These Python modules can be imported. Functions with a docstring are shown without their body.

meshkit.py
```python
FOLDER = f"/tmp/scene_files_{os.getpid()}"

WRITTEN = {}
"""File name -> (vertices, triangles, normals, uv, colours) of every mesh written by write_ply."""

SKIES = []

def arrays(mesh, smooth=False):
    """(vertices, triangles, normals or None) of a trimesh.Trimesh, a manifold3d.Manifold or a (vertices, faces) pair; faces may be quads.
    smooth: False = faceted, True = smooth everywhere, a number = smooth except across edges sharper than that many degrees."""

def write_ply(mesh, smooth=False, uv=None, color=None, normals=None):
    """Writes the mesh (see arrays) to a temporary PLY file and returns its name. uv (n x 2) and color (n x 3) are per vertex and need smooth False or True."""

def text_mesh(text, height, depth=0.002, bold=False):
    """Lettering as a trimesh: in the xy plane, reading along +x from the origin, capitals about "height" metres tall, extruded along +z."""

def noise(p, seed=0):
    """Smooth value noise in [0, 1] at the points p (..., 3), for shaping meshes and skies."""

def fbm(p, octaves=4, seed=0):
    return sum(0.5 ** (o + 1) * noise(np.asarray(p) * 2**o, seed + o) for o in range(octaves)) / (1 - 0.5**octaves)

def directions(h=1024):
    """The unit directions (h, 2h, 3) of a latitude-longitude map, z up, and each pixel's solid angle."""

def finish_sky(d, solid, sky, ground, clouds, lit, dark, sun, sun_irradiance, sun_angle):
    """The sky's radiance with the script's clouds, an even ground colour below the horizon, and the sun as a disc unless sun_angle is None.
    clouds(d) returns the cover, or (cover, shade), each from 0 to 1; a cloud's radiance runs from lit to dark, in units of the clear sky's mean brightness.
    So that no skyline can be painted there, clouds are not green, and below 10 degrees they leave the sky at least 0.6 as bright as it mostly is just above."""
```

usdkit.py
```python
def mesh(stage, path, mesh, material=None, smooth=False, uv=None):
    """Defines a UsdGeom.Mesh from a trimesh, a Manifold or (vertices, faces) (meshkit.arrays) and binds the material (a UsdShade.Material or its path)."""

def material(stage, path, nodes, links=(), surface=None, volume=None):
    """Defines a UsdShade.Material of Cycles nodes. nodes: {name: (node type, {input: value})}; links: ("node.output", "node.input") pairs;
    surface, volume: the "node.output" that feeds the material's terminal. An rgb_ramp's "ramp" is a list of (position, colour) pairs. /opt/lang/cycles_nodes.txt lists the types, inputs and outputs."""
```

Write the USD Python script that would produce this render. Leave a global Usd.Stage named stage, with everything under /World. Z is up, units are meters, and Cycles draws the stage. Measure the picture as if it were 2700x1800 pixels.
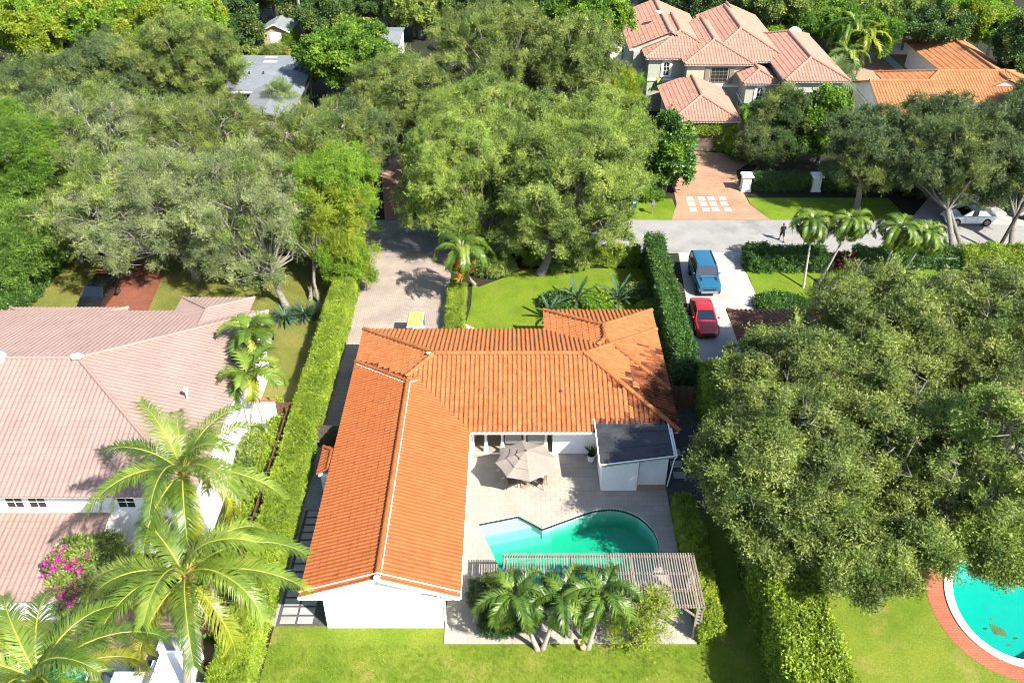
import math, random
import numpy as np, trimesh, shapely
from shapely.geometry import Polygon, LineString, box as sbox, Point
from shapely.ops import unary_union
import usdkit, meshkit
from pxr import Usd, UsdGeom, UsdLux, UsdShade, Gf, Sdf, Vt

stage = Usd.Stage.CreateInMemory()
UsdGeom.Xform.Define(stage, '/World')
rng = np.random.default_rng(7)
PI = math.pi

# ---------------------------------------------------------------- camera, sky, sun, exposure
cam = UsdGeom.Camera.Define(stage, '/World/camera')
cam.CreateHorizontalApertureAttr(36.0)
cam.CreateFocalLengthAttr(31.38)
cam.CreateExposureAttr(1.45)
cam.AddTranslateOp().Set((0, 0, 39))
cam.AddRotateXOp().Set(90 - 35.1)
SUN_EL = math.radians(44.0)
SUN_AZ = math.atan2(0.74, -0.67)
sun = UsdLux.DistantLight.Define(stage, '/World/sun')
sun.CreateIntensityAttr(1.25); sun.CreateNormalizeAttr(True); sun.CreateAngleAttr(0.5); sun.CreateColorAttr((1.0, 0.94, 0.84))
sun.AddRotateZOp().Set(-math.degrees(SUN_AZ)); sun.AddRotateXOp().Set(-(90 - math.degrees(SUN_EL)))
sky = UsdLux.DomeLight.Define(stage, '/World/sky')
sky_m = usdkit.material(stage, '/World/Looks/sky', {
    's': ('sky_texture', {'sky_type': 'single_scattering', 'sun_disc': False, 'sun_elevation': SUN_EL, 'sun_rotation': SUN_AZ}),
    'b': ('background_shader', {'strength': 0.105})}, [('s.color', 'b.color')], surface='b.background')
UsdShade.MaterialBindingAPI.Apply(sky.GetPrim()).Bind(sky_m)

# ---------------------------------------------------------------- scene helpers
class Node:
    def __init__(self, path, off=(0, 0, 0)):
        self.path, self.off = path, np.array(off, float)
    @property
    def prim(self):
        return stage.GetPrimAtPath(self.path)
WORLD = Node('/World')
taken = {}
def numbered(parent, name):
    k = taken.get((parent, name), -1) + 1
    taken[(parent, name)] = k
    return f'{parent}/{name}' + (f'_{k:03d}' if k else '')
def tag(node, label=None, cat=None, group=None, kind=None):
    p = node.prim
    for key, val in (('label', label), ('category', cat), ('group', group), ('kind', kind)):
        if val:
            p.SetCustomDataByKey(key, val)
    return node
def thing(name, label, cat, loc=(0, 0, 0), rotz=None, group=None, kind=None):
    """An Xform at a thing's base. Without rotz its parts are given in world coordinates, with rotz in its own."""
    path = numbered('/World', name)
    x = UsdGeom.Xform.Define(stage, path)
    x.AddTranslateOp().Set(tuple(map(float, loc)))
    if rotz is not None:
        x.AddRotateZOp().Set(math.degrees(rotz))
    return tag(Node(path, loc if rotz is None else (0, 0, 0)), label, cat, group, kind)
def copy(src, loc, rotz, label, scale=1.0):
    name = src.path.rsplit('/', 1)[1].rstrip('0123456789').rstrip('_')
    path = numbered('/World', name)
    x = UsdGeom.Xform.Define(stage, path)
    x.AddTranslateOp().Set(tuple(map(float, loc))); x.AddRotateZOp().Set(math.degrees(rotz))
    if scale != 1.0:
        x.AddScaleOp().Set((scale, scale, scale))
    p = x.GetPrim()
    p.GetReferences().AddInternalReference(src.path)
    p.SetInstanceable(True)
    cd = src.prim.GetCustomData()
    return tag(Node(path, loc), label, cd.get('category'), cd.get('group'))

class MB:
    """Collects pieces of geometry that become one mesh."""
    def __init__(self):
        self.v, self.f, self.n = [], [], 0
    def add(self, v, f):
        v = np.asarray(v, float).reshape(-1, 3); f = np.asarray(f, int)
        if len(f) == 0:
            return self
        if f.shape[1] == 4:
            f = np.vstack([f[:, [0, 1, 2]], f[:, [0, 2, 3]]])
        self.v.append(v); self.f.append(f + self.n); self.n += len(v)
        return self
    def tm(self, m, T=None):
        v = np.asarray(m.vertices)
        if T is not None:
            v = trimesh.transform_points(v, T)
        return self.add(v, m.faces)
    def box(self, x0, x1, y0, y1, z0, z1):
        v = [[x, y, z] for z in (z0, z1) for y in (y0, y1) for x in (x0, x1)]
        return self.add(v, [[0, 2, 3, 1], [4, 5, 7, 6], [0, 1, 5, 4], [2, 6, 7, 3], [0, 4, 6, 2], [1, 3, 7, 5]])
    def rbox(self, x0, x1, y0, y1, z0, z1, c=0.02):
        """A box with chamfered upper edges."""
        a = np.array([[x0, y0], [x1, y0], [x1, y1], [x0, y1]], float); s = np.array([[c, c], [-c, c], [-c, -c], [c, -c]])
        v = [[*p, z0] for p in a] + [[*p, z1 - c] for p in a] + [[*p, z1] for p in a + s]
        f = [[0, 3, 2, 1], [8, 9, 10, 11]]
        for b in (0, 4):
            for i in range(4):
                j = (i + 1) % 4
                f.append([b + i, b + j, b + 4 + j, b + 4 + i])
        return self.add(v, f)
    def obox(self, c, size, rz=0.0, rx=0.0, ry=0.0):
        T = trimesh.transformations.euler_matrix(rx, ry, rz); T[:3, 3] = c
        return self.tm(trimesh.creation.box(size), T)
    def bar(self, p, q, w, h, up=(0, 0, 1)):
        p, q = np.asarray(p, float), np.asarray(q, float); d = q - p; d /= np.linalg.norm(d)
        s = np.cross(d, up)
        s = s / np.linalg.norm(s) if np.linalg.norm(s) > 1e-6 else np.array([1., 0, 0])
        u = np.cross(s, d)
        v = [e + a * s * w / 2 + b * u * h / 2 for e in (p, q) for a, b in ((-1, -1), (1, -1), (1, 1), (-1, 1))]
        return self.add(v, [[0, 3, 2, 1], [4, 5, 6, 7], [0, 1, 5, 4], [1, 2, 6, 5], [2, 3, 7, 6], [3, 0, 4, 7]])
    def tube(self, pts, radii, n=6, caps=True):
        pts = np.asarray(pts, float); radii = np.broadcast_to(np.asarray(radii, float), len(pts))
        tg = np.gradient(pts, axis=0); tg /= np.maximum(np.linalg.norm(tg, axis=1, keepdims=True), 1e-9)
        a = np.array([1., 0, 0]) if abs(tg[0, 0]) < .8 else np.array([0, 1., 0])
        rings = []
        for p, t, r in zip(pts, tg, radii):
            s = np.cross(t, a); s /= max(np.linalg.norm(s), 1e-9); u = np.cross(t, s); a = -np.cross(t, np.cross(t, a)) if False else a
            th = np.arange(n) * 2 * PI / n
            rings.append(p + r * (np.cos(th)[:, None] * s + np.sin(th)[:, None] * u))
        m = len(pts); i = np.arange(m - 1)[:, None] * n; j = np.arange(n)[None]; jn = (j + 1) % n
        f = np.stack([i + j, i + jn, i + n + jn, i + n + j], -1).reshape(-1, 4)
        v = np.vstack(rings)
        if caps:
            v = np.vstack([v, pts[0], pts[-1]]); k = np.arange(n)
            f3 = np.vstack([np.stack([(k + 1) % n, k, np.full(n, m * n)], 1), np.stack([(m - 1) * n + k, (m - 1) * n + (k + 1) % n, np.full(n, m * n + 1)], 1)])
            f = np.vstack([f[:, [0, 1, 2]], f[:, [0, 2, 3]], f3])
        return self.add(v, f)
    def ring(self, c, r, z0, z1, n=24, r1=None):
        m = trimesh.creation.cylinder(radius=r, height=z1 - z0, sections=n)
        v = np.array(m.vertices)
        if r1 is not None:
            v[v[:, 2] > 0, :2] *= r1 / r
        return self.add(v + [c[0], c[1], (z0 + z1) / 2], m.faces)
    def prism(self, poly, z0, z1):
        for g in getattr(poly, 'geoms', [poly]):
            if g.is_empty or g.area < 1e-6 or g.geom_type != 'Polygon':
                continue
            m = trimesh.creation.extrude_polygon(g, z1 - z0, engine='earcut')
            self.add(np.asarray(m.vertices) + [0, 0, z0], m.faces)
        return self
    def flat(self, poly, z):
        for g in getattr(poly, 'geoms', [poly]):
            if g.is_empty or g.area < 1e-6 or g.geom_type != 'Polygon':
                continue
            v, f = trimesh.creation.triangulate_polygon(g, engine='earcut')
            f = np.asarray(f); v = np.asarray(v)
            a, b, c = (v[f[:, k]] for k in range(3))
            cr = (b[:, 0] - a[:, 0]) * (c[:, 1] - a[:, 1]) - (b[:, 1] - a[:, 1]) * (c[:, 0] - a[:, 0])
            f[cr < 0] = f[cr < 0][:, ::-1]
            self.add(np.column_stack([v, np.full(len(v), z)]), f)
        return self
    def quad(self, a, b, c, d):
        return self.add([a, b, c, d], [[0, 1, 2, 3]])
    def slab(self, pts, t):
        """A flat polygon of 3-D points (convex) with thickness t downwards along its normal."""
        p = np.asarray(pts, float); n = np.cross(p[1] - p[0], p[2] - p[0]); n /= np.linalg.norm(n)
        if n[2] < 0:
            p, n = p[::-1], -n
        k = len(p); v = np.vstack([p, p - n * t]); f = []
        for i in range(1, k - 1):
            f += [[0, i, i + 1], [k, k + i + 1, k + i]]
        for i in range(k):
            j = (i + 1) % k
            f += [[i, k + i, k + j], [i, k + j, j]]
        return self.add(v, f)
    def build(self, name, mat, parent=WORLD, smooth=False, label=None, cat=None, group=None, kind=None):
        path = numbered(parent.path, name)
        v = np.vstack(self.v) - parent.off; f = np.vstack(self.f)
        usdkit.mesh(stage, path, (v, f), mat, smooth=smooth)
        return tag(Node(path, parent.off), label, cat, group, kind)

def hull(points_radii, sub=1):
    pts = []
    s = trimesh.creation.icosphere(subdivisions=sub).vertices
    for p, r in points_radii:
        pts.append(np.asarray(p) + s * np.asarray(r))
    return trimesh.convex.convex_hull(np.vstack(pts))

# ---------------------------------------------------------------- materials
M = {}
def tone(c):
    return None if c is None else c if min(c) >= .6 else tuple(.74 * x for x in c)
def mat(name, c1, c2=None, scale=1.0, rough=0.7, bump=0.0, bscale=20.0, spec=0.3, metal=0.0, coat=0.0, island=0.0, objvar=0.0, detail=5.0, lo=0.35, hi=0.65, stretch=None, stain=None, local=False):
    """Principled surface whose colour drifts between c1 and c2; island / objvar: brightness spread from piece to piece; stain = (colour, scale, lo, hi)."""
    c1, c2 = tone(c1), tone(c2)
    if stain: stain = (tone(stain[0]), *stain[1:])
    n = {'p': ('principled_bsdf', {'roughness': rough, 'specular_ior_level': spec, 'metallic': metal, 'coat_weight': coat, 'coat_roughness': 0.08})}
    l = []
    if local:
        n['g'] = ('texture_coordinate', {}); pos = 'g.object'
    else:
        n['g'] = ('geometry', {}); pos = 'g.position'
    if stretch:
        n['mp'] = ('mapping', {'mapping_type': 'point', 'scale': stretch}); l.append((pos, 'mp.vector')); pos = 'mp.vector'
    cur = None
    if c2 is not None:
        n['n'] = ('noise_texture', {'scale': scale, 'detail': detail, 'roughness': 0.6}); l.append((pos, 'n.vector'))
        n['r'] = ('rgb_ramp', {'ramp': [(lo, c1), (hi, c2)]}); l += [('n.fac', 'r.fac')]
        cur = 'r.color'
    if stain:
        n['ns'] = ('noise_texture', {'scale': stain[1], 'detail': 6.0, 'roughness': 0.65}); l.append((pos, 'ns.vector'))
        n['ms'] = ('map_range', {'from_min': stain[2], 'from_max': stain[3], 'clamp': True}); l.append(('ns.fac', 'ms.value'))
        n['mx'] = ('mix_color', {'a': c1, 'b': stain[0]}); l.append(('ms.result', 'mx.fac'))
        if cur:
            l.append((cur, 'mx.a'))
        cur = 'mx.result'
    for key, amount in (('island', island), ('obj', objvar)):
        if amount:
            if key == 'island':
                n['gi'] = ('geometry', {}); src = 'gi.random_per_island'
            else:
                n['oi'] = ('object_info', {}); src = 'oi.random'
            n['v' + key] = ('map_range', {'to_min': 1 - amount, 'to_max': 1 + amount}); l.append((src, f'v{key}.value'))
            n['h' + key] = ('hsv', {'color': c1}); l.append((f'v{key}.result', f'h{key}.value'))
            if cur:
                l.append((cur, f'h{key}.color'))
            cur = f'h{key}.color'
    if cur:
        l.append((cur, 'p.base_color'))
    else:
        n['p'][1]['base_color'] = c1
    if bump:
        n['nb'] = ('noise_texture', {'scale': bscale, 'detail': 4.0}); l.append((pos, 'nb.vector'))
        n['b'] = ('bump', {'strength': bump, 'distance': 0.05}); l += [('nb.fac', 'b.height'), ('b.normal', 'p.normal')]
    M[name] = usdkit.material(stage, f'/World/Looks/{name}', n, l, surface='p.BSDF')
    return M[name]
def leafmat(name, dark, mid, light, trans=0.3, rough=0.5, spec=0.35, pscale=0.5, tcol=None):
    n = {'o': ('object_info', {}), 'gi': ('geometry', {}), 'g': ('geometry', {}),
         'n': ('noise_texture', {'scale': pscale, 'detail': 3.0}),
         'a': ('math', {'math_type': 'multiply_add', 'value2': 0.36, 'value3': 0.0}),
         'a2': ('math', {'math_type': 'multiply_add', 'value2': 0.22}),
         'a3': ('math', {'math_type': 'multiply_add', 'value2': 0.95}),
         'r': ('rgb_ramp', {'ramp': [(0.48, dark), (0.76, mid), (1.0, light)]}),
         'p': ('principled_bsdf', {'roughness': rough, 'specular_ior_level': spec}),
         't': ('translucent_bsdf', {}), 'm': ('mix_closure', {'fac': trans}), 'tm': ('mix_color', {'blend_type': 'multiply', 'fac': 1.0, 'b': tcol or (1.0, 1.05, 0.45)})}
    l = [('g.position', 'n.vector'), ('o.random', 'a.value1'), ('gi.random_per_island', 'a2.value1'), ('a.value', 'a2.value3'),
         ('n.fac', 'a3.value1'), ('a2.value', 'a3.value3'), ('a3.value', 'r.fac'), ('r.color', 'p.base_color'), ('r.color', 'tm.a'), ('tm.result', 't.color'),
         ('p.BSDF', 'm.closure1'), ('t.BSDF', 'm.closure2')]
    M[name] = usdkit.material(stage, f'/World/Looks/{name}', n, l, surface='m.closure')
    return M[name]

# foliage
leafmat('leaf_olive', (0.045, 0.075, 0.014), (0.155, 0.205, 0.04), (0.36, 0.4, 0.1), trans=.16)
leafmat('leaf_grey', (0.105, 0.14, 0.052), (0.22, 0.265, 0.105), (0.4, 0.44, 0.2), trans=.22)
leafmat('leaf_mid', (0.055, 0.095, 0.015), (0.175, 0.245, 0.042), (0.39, 0.45, 0.11), trans=.16)
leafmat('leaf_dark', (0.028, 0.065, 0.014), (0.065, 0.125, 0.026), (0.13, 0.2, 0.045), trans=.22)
leafmat('leaf_darkolive', (0.04, 0.07, 0.022), (0.095, 0.14, 0.045), (0.19, 0.25, 0.085), trans=.16)
leafmat('leaf_lime', (0.095, 0.185, 0.014), (0.18, 0.31, 0.022), (0.3, 0.43, 0.04), trans=.35)
leafmat('leaf_lime2', (.10, .16, .022), (.22, .31, .045), (.38, .46, .09), trans=.16)
leafmat('leaf_yellow', (0.16, 0.215, 0.012), (0.26, 0.33, 0.024), (0.38, 0.45, 0.05), trans=.35)
leafmat('leaf_bright', (0.055, 0.13, 0.01), (0.125, 0.23, 0.02), (0.23, 0.34, 0.035), trans=.33)
leafmat('leaf_fern', (0.055, 0.12, 0.014), (0.11, 0.205, 0.026), (0.2, 0.31, 0.05), trans=.33)
leafmat('leaf_hedge', (0.115, 0.18, 0.01), (0.225, 0.315, 0.02), (0.37, 0.46, 0.04), trans=.28, spec=.5, rough=.4)
leafmat('leaf_hedgedark', (0.026, 0.07, 0.01), (0.06, 0.14, 0.018), (0.12, 0.22, 0.035), trans=.25, spec=.5, rough=.4)
leafmat('leaf_palm', (0.06, 0.115, 0.01), (0.14, 0.215, 0.024), (0.25, 0.32, 0.05), trans=.3, spec=.5, rough=.38, pscale=.8)
leafmat('leaf_palmyellow', (0.16, 0.2, 0.012), (0.27, 0.3, 0.026), (0.4, 0.41, 0.055), trans=.35, spec=.5, rough=.38, pscale=.8)
leafmat('leaf_foxtail', (0.05, 0.105, 0.012), (0.11, 0.19, 0.022), (0.2, 0.29, 0.045), trans=.25, spec=.5, rough=.35, pscale=1.5)
leafmat('leaf_fanpalm', (0.090, 0.143, 0.045), (0.165, 0.232, 0.083), (0.270, 0.330, 0.120), trans=.25)
leafmat('leaf_dead', (0.250, 0.100, 0.010), (0.420, 0.200, 0.020), (0.500, 0.330, 0.050), trans=.3)
leafmat('leaf_blue', (0.030, 0.070, 0.035), (0.055, 0.110, 0.055), (0.090, 0.150, 0.080), trans=.2)
leafmat('bloom_magenta', (0.300, 0.012, 0.160), (0.450, 0.025, 0.280), (0.600, 0.060, 0.420), trans=.35, tcol=(1., .5, 1.))
leafmat('bloom_red', (0.100, 0.010, 0.020), (0.200, 0.020, 0.030), (0.300, 0.050, 0.060), trans=.2, tcol=(1., .4, .4))
leafmat('leaf_litter', (0.100, 0.060, 0.030), (0.200, 0.120, 0.060), (0.300, 0.200, 0.100), trans=.1)
mat('bark_grey', (.30, .28, .24), (.16, .145, .12), 6, .9, .6, 30)
mat('bark_pale', (.42, .40, .35), (.24, .22, .18), 5, .9, .4, 30)
mat('bark_dark', (.09, .07, .055), (.05, .04, .03), 6, .95, .6, 30)
mat('palm_trunk', (.50, .46, .39), (.34, .30, .25), 1.2, .9, .5, 14, stretch=(1, 1, 8))
mat('palm_rachis', (.45, .42, .06), (.32, .32, .05), 2, .5)
mat('palm_sheath', (.62, .42, .22), (.40, .25, .11), 5, .8)
mat('palm_green_shaft', (.16, .26, .08), (.10, .2, .05), 3, .5)
# ground
mat('soil', (.030, .032, .016), (.018, .026, .010), .35, .95, .5, 6)
mat('mulch', (.05, .035, .024), (.025, .018, .012), 5, .95, .9, 18)
def grassmat(name, a, b, dry):
    a, b, dry = (tuple(.80 * x for x in c) for c in (a, b, dry))
    n = {'g': ('geometry', {}), 'n1': ('noise_texture', {'scale': .35, 'detail': 5.0, 'roughness': .6}), 'n2': ('noise_texture', {'scale': 9.0, 'detail': 6.0, 'roughness': .8}),
         'n3': ('noise_texture', {'scale': .5, 'detail': 4.0, 'roughness': .65}), 'nb': ('noise_texture', {'scale': 45.0, 'detail': 3.0}),
         'r1': ('rgb_ramp', {'ramp': [(.4, a), (.6, b)]}), 'm3': ('map_range', {'from_min': .54, 'from_max': .72, 'to_max': .85, 'clamp': True}),
         'mx': ('mix_color', {'b': dry}), 'v': ('map_range', {'from_min': .25, 'from_max': .75, 'to_min': .55, 'to_max': 1.45}), 'h': ('hsv', {}),
         'b': ('bump', {'strength': .9, 'distance': .05}), 'p': ('principled_bsdf', {'roughness': .85, 'specular_ior_level': .15})}
    l = [('g.position', 'n1.vector'), ('g.position', 'n2.vector'), ('g.position', 'n3.vector'), ('g.position', 'nb.vector'), ('n1.fac', 'r1.fac'), ('n3.fac', 'm3.value'),
         ('m3.result', 'mx.fac'), ('r1.color', 'mx.a'), ('n2.fac', 'v.value'), ('v.result', 'h.value'), ('mx.result', 'h.color'), ('h.color', 'p.base_color'), ('nb.fac', 'b.height'), ('b.normal', 'p.normal')]
    M[name] = usdkit.material(stage, f'/World/Looks/{name}', n, l, surface='p.BSDF')
grassmat('grass', (.13, .21, .016), (.20, .255, .028), (.30, .26, .07))
grassmat('grass_front', (.12, .20, .012), (.17, .25, .018), (.19, .22, .03))
grassmat('grass_dry', (.14, .16, .03), (.21, .21, .05), (.26, .21, .07))
mat('road', (.28, .28, .268), (.34, .335, .32), .6, .9, .3, 60, stain=((.19, .19, .18), .25, .55, .75))
mat('concrete_white', (.43, .42, .40), (.36, .35, .33), .5, .9, .2, 40)
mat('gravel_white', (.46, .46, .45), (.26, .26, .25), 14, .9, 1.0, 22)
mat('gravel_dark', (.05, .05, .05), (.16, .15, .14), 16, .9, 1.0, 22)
def brickmat(name, c1, c2, mortar, bw, rh, rot=0.0, ms=.012, patch=None):
    c1, c2, mortar = tone(c1), tone(c2), tone(mortar)
    n = {'g': ('geometry', {}), 'mp': ('mapping', {'mapping_type': 'point', 'rotation': (0, 0, rot)}),
         'k': ('brick_texture', {'color1': c1, 'color2': c2, 'mortar': mortar, 'scale': 1.0, 'mortar_size': ms, 'brick_width': bw, 'row_height': rh}),
         'n': ('noise_texture', {'scale': .5, 'detail': 5.0}), 'v': ('map_range', {'from_min': .3, 'from_max': .7, 'to_min': .8, 'to_max': 1.15}), 'h': ('hsv', {}),
         'b': ('bump', {'strength': .5, 'distance': .01, 'invert': True}), 'p': ('principled_bsdf', {'roughness': .9, 'specular_ior_level': .2})}
    l = [('g.position', 'mp.vector'), ('mp.vector', 'k.vector'), ('g.position', 'n.vector'), ('n.fac', 'v.value'), ('v.result', 'h.value'), ('k.color', 'h.color'), ('h.color', 'p.base_color'), ('k.fac', 'b.height'), ('b.normal', 'p.normal')]
    M[name] = usdkit.material(stage, f'/World/Looks/{name}', n, l, surface='p.BSDF')
brickmat('paver_beige', (.45, .37, .305), (.38, .32, .275), (.24, .2, .17), .3, .15, ms=.014)
brickmat('paver_pink', (.50, .29, .18), (.42, .25, .16), (.3, .2, .14), .3, .15, ms=.014)
brickmat('paver_red', (.30, .10, .055), (.23, .08, .05), (.15, .08, .05), .3, .15, ms=.014)
brickmat('brick_red', (.42, .13, .065), (.36, .11, .06), (.40, .22, .15), .2, .1, ms=.008)
mat('deck_stone', (.48, .435, .37), (.41, .37, .31), .7, .85, .15, 40, objvar=.06, island=.06)
mat('deck_joint', (.40, .37, .32), rough=.9)
mat('slab_grey', (.42, .415, .41), (.35, .345, .34), 2, .9, .2, 30, objvar=.08)
mat('slab_white', (.50, .50, .48), (.42, .42, .40), 2, .9, objvar=.06)
# buildings
mat('stucco_white', (.82, .82, .81), (.75, .75, .74), 1.2, .85, .12, 60)
mat('trim_white', (.82, .82, .80), rough=.6)
mat('stucco_sage', (.46, .47, .375), (.42, .43, .34), .8, .9, .12, 60)
mat('trim_cream', (.68, .67, .62), rough=.7)
mat('stucco_cream', (.48, .38, .24), (.42, .34, .22), .8, .9, .1, 60)
mat('stucco_tan', (.52, .42, .30), (.46, .37, .27), .8, .9, .1, 60)
mat('roof_under', (.20, .07, .035), rough=.9)
mat('tile_new', (.47, .145, .042), (.41, .118, .033), 1.5, .72, .1, 50, island=.10, objvar=.10, spec=.25)
mat('tile_old', (.50, .19, .068), (.41, .138, .044), 2.2, .8, .2, 40, island=.13, objvar=.13, stain=((.16, .05, .025), .9, .60, .85), spec=.2)
mat('tile_stained', (.44, .145, .05), (.29, .080, .026), 2.5, .8, .25, 40, island=.25, objvar=.25, stain=((.05, .018, .012), .9, .40, .62), spec=.2)
mat('tile_pink', (.385, .27, .23), (.345, .235, .20), .7, .8, .1, 40, island=.06, objvar=.06, spec=.2)
mat('tile_salmon', (.50, .285, .215), (.44, .235, .17), 1.2, .8, .15, 40, island=.13, spec=.2)
mat('tile_orange', (.52, .24, .11), (.44, .18, .07), .8, .8, .15, 40, island=.13, spec=.2)
mat('tile_brown', (.26, .13, .085), (.15, .075, .05), 1.5, .8, .2, 40, island=.25, spec=.2)
mat('mortar_white', (.74, .70, .64), (.62, .56, .5), 5, .9)
mat('roof_flat_grey', (.24, .265, .29), (.18, .20, .225), .5, .8, .1, 20, stain=((.30, .32, .34), .5, .55, .7))
mat('roof_membrane', (.022, .024, .028), (.05, .053, .06), .9, .55, .15, 10, spec=.5, stain=((.09, .095, .10), 1.4, .58, .8))
mat('roof_shed', (.27, .30, .295), (.21, .235, .23), 3, .85, island=.06)
mat('dark_frame', (.035, .03, .028), rough=.5)
mat('white_frame', (.80, .80, .79), rough=.45, spec=.5)
mat('wood_grey', (.46, .40, .34), (.33, .28, .23), 3, .85, .3, 20, island=.18, objvar=.18, stretch=(6, 1, 6))
mat('wood_beam', (.46, .34, .26), (.36, .26, .19), 3, .8, .3, 20, island=.12)
mat('wood_fence', (.21, .12, .07), (.13, .075, .045), 3, .85, .3, 20, objvar=.2, stretch=(6, 6, 1))
mat('wood_old', (.17, .145, .11), (.085, .07, .055), 3, .9, .4, 20, objvar=.25, stretch=(6, 6, 1))
mat('shutter_taupe', (.24, .21, .17), rough=.7)
mat('garage_brown', (.17, .135, .10), rough=.7)
mat('metal_grey', (.45, .46, .47), rough=.4, metal=.7)
mat('metal_dark', (.06, .06, .06), rough=.5)
mat('metal_bronze', (.14, .105, .075), rough=.5, metal=.4)
mat('dome_skylight', (.36, .45, .46), rough=.2, spec=.6)
mat('plastic_white', (.78, .78, .76), rough=.4, spec=.5)
mat('canvas_taupe', (.345, .295, .245), (.31, .265, .22), 2, .9, .1, 80, island=.03)
mat('cloth_white', (.74, .76, .80), (.64, .68, .75), 3, .9, .1, 60)
mat('cushion', (.36, .34, .31), rough=.9)
mat('cushion_white', (.70, .69, .66), rough=.9)
mat('sling_brown', (.28, .235, .18), (.22, .18, .14), 8, .8)
mat('floor_tan', (.38, .33, .25), (.32, .28, .21), 1.5, .6)
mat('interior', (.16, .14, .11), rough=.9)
mat('terracotta', (.45, .17, .08), (.36, .13, .06), 6, .85)
mat('patio_tan', (.50, .34, .22), (.42, .28, .18), 2, .85, island=.08)
mat('slate_dark', (.045, .065, .075), (.09, .115, .125), 4, .4, .3, 15, island=.2, spec=.5)
mat('pool_plaster', (.59, .70, .64), (.53, .64, .58), 1.5, .8)
mat('pool_plaster_blue', (.55, .74, .76), (.5, .7, .72), 1.5, .8)
mat('pool_tile', (.055, .065, .08), (.10, .115, .13), 8, .3, island=.75, spec=.6)
mat('coping_white', (.74, .73, .70), (.66, .65, .62), 2, .8)
mat('car_blue', (.010, .115, .21), rough=.32, spec=.5, coat=1.0)
mat('car_red', (.46, .007, .006), rough=.3, spec=.5, coat=1.0)
mat('car_black', (.012, .013, .015), rough=.25, spec=.5, coat=1.0)
mat('car_white', (.72, .73, .74), rough=.3, spec=.5, coat=1.0)
mat('car_trim', (.018, .018, .019), rough=.55)
mat('car_silver', (.55, .56, .57), rough=.3, metal=.8)
mat('tyre', (.02, .02, .02), rough=.85)
mat('rim', (.35, .36, .37), rough=.35, metal=.9)
mat('headlight', (.7, .74, .78), rough=.1, spec=.8, coat=1.0)
mat('lamp_red', (.35, .01, .01), rough=.25, spec=.6)
mat('cart_cyan', (.22, .58, .64), rough=.35, spec=.5, coat=.6)
mat('cart_yellow', (.58, .43, .05), rough=.5)
mat('cart_cream', (.62, .55, .26), rough=.5)
mat('seat_tan', (.42, .34, .24), rough=.7)
mat('skin', (.42, .24, .16), rough=.55)
mat('hair', (.20, .13, .08), rough=.6)
mat('cloth_black', (.018, .018, .02), rough=.85)
mat('shoe', (.02, .02, .02), rough=.6)
mat('bin_teal', (.02, .12, .14), rough=.5)
mat('ball_red', (.5, .02, .03), rough=.4)
def glassmat(name, tint, rough=.03, refl=(1, 1, 1), ior=1.5):
    M[name] = usdkit.material(stage, f'/World/Looks/{name}', {
        't': ('transparent_bsdf', {'color': tint}), 'g': ('glossy_bsdf', {'roughness': rough, 'color': refl}), 'f': ('fresnel', {'IOR': ior}), 'm': ('mix_closure', {})},
        [('f.fac', 'm.fac'), ('t.BSDF', 'm.closure1'), ('g.BSDF', 'm.closure2')], surface='m.closure')
glassmat('window_glass', (.45, .5, .5))
glassmat('car_glass', (.12, .22, .23), ior=2.3)
mat('dark_room', (.03, .035, .035), rough=.25, spec=.6)
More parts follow.
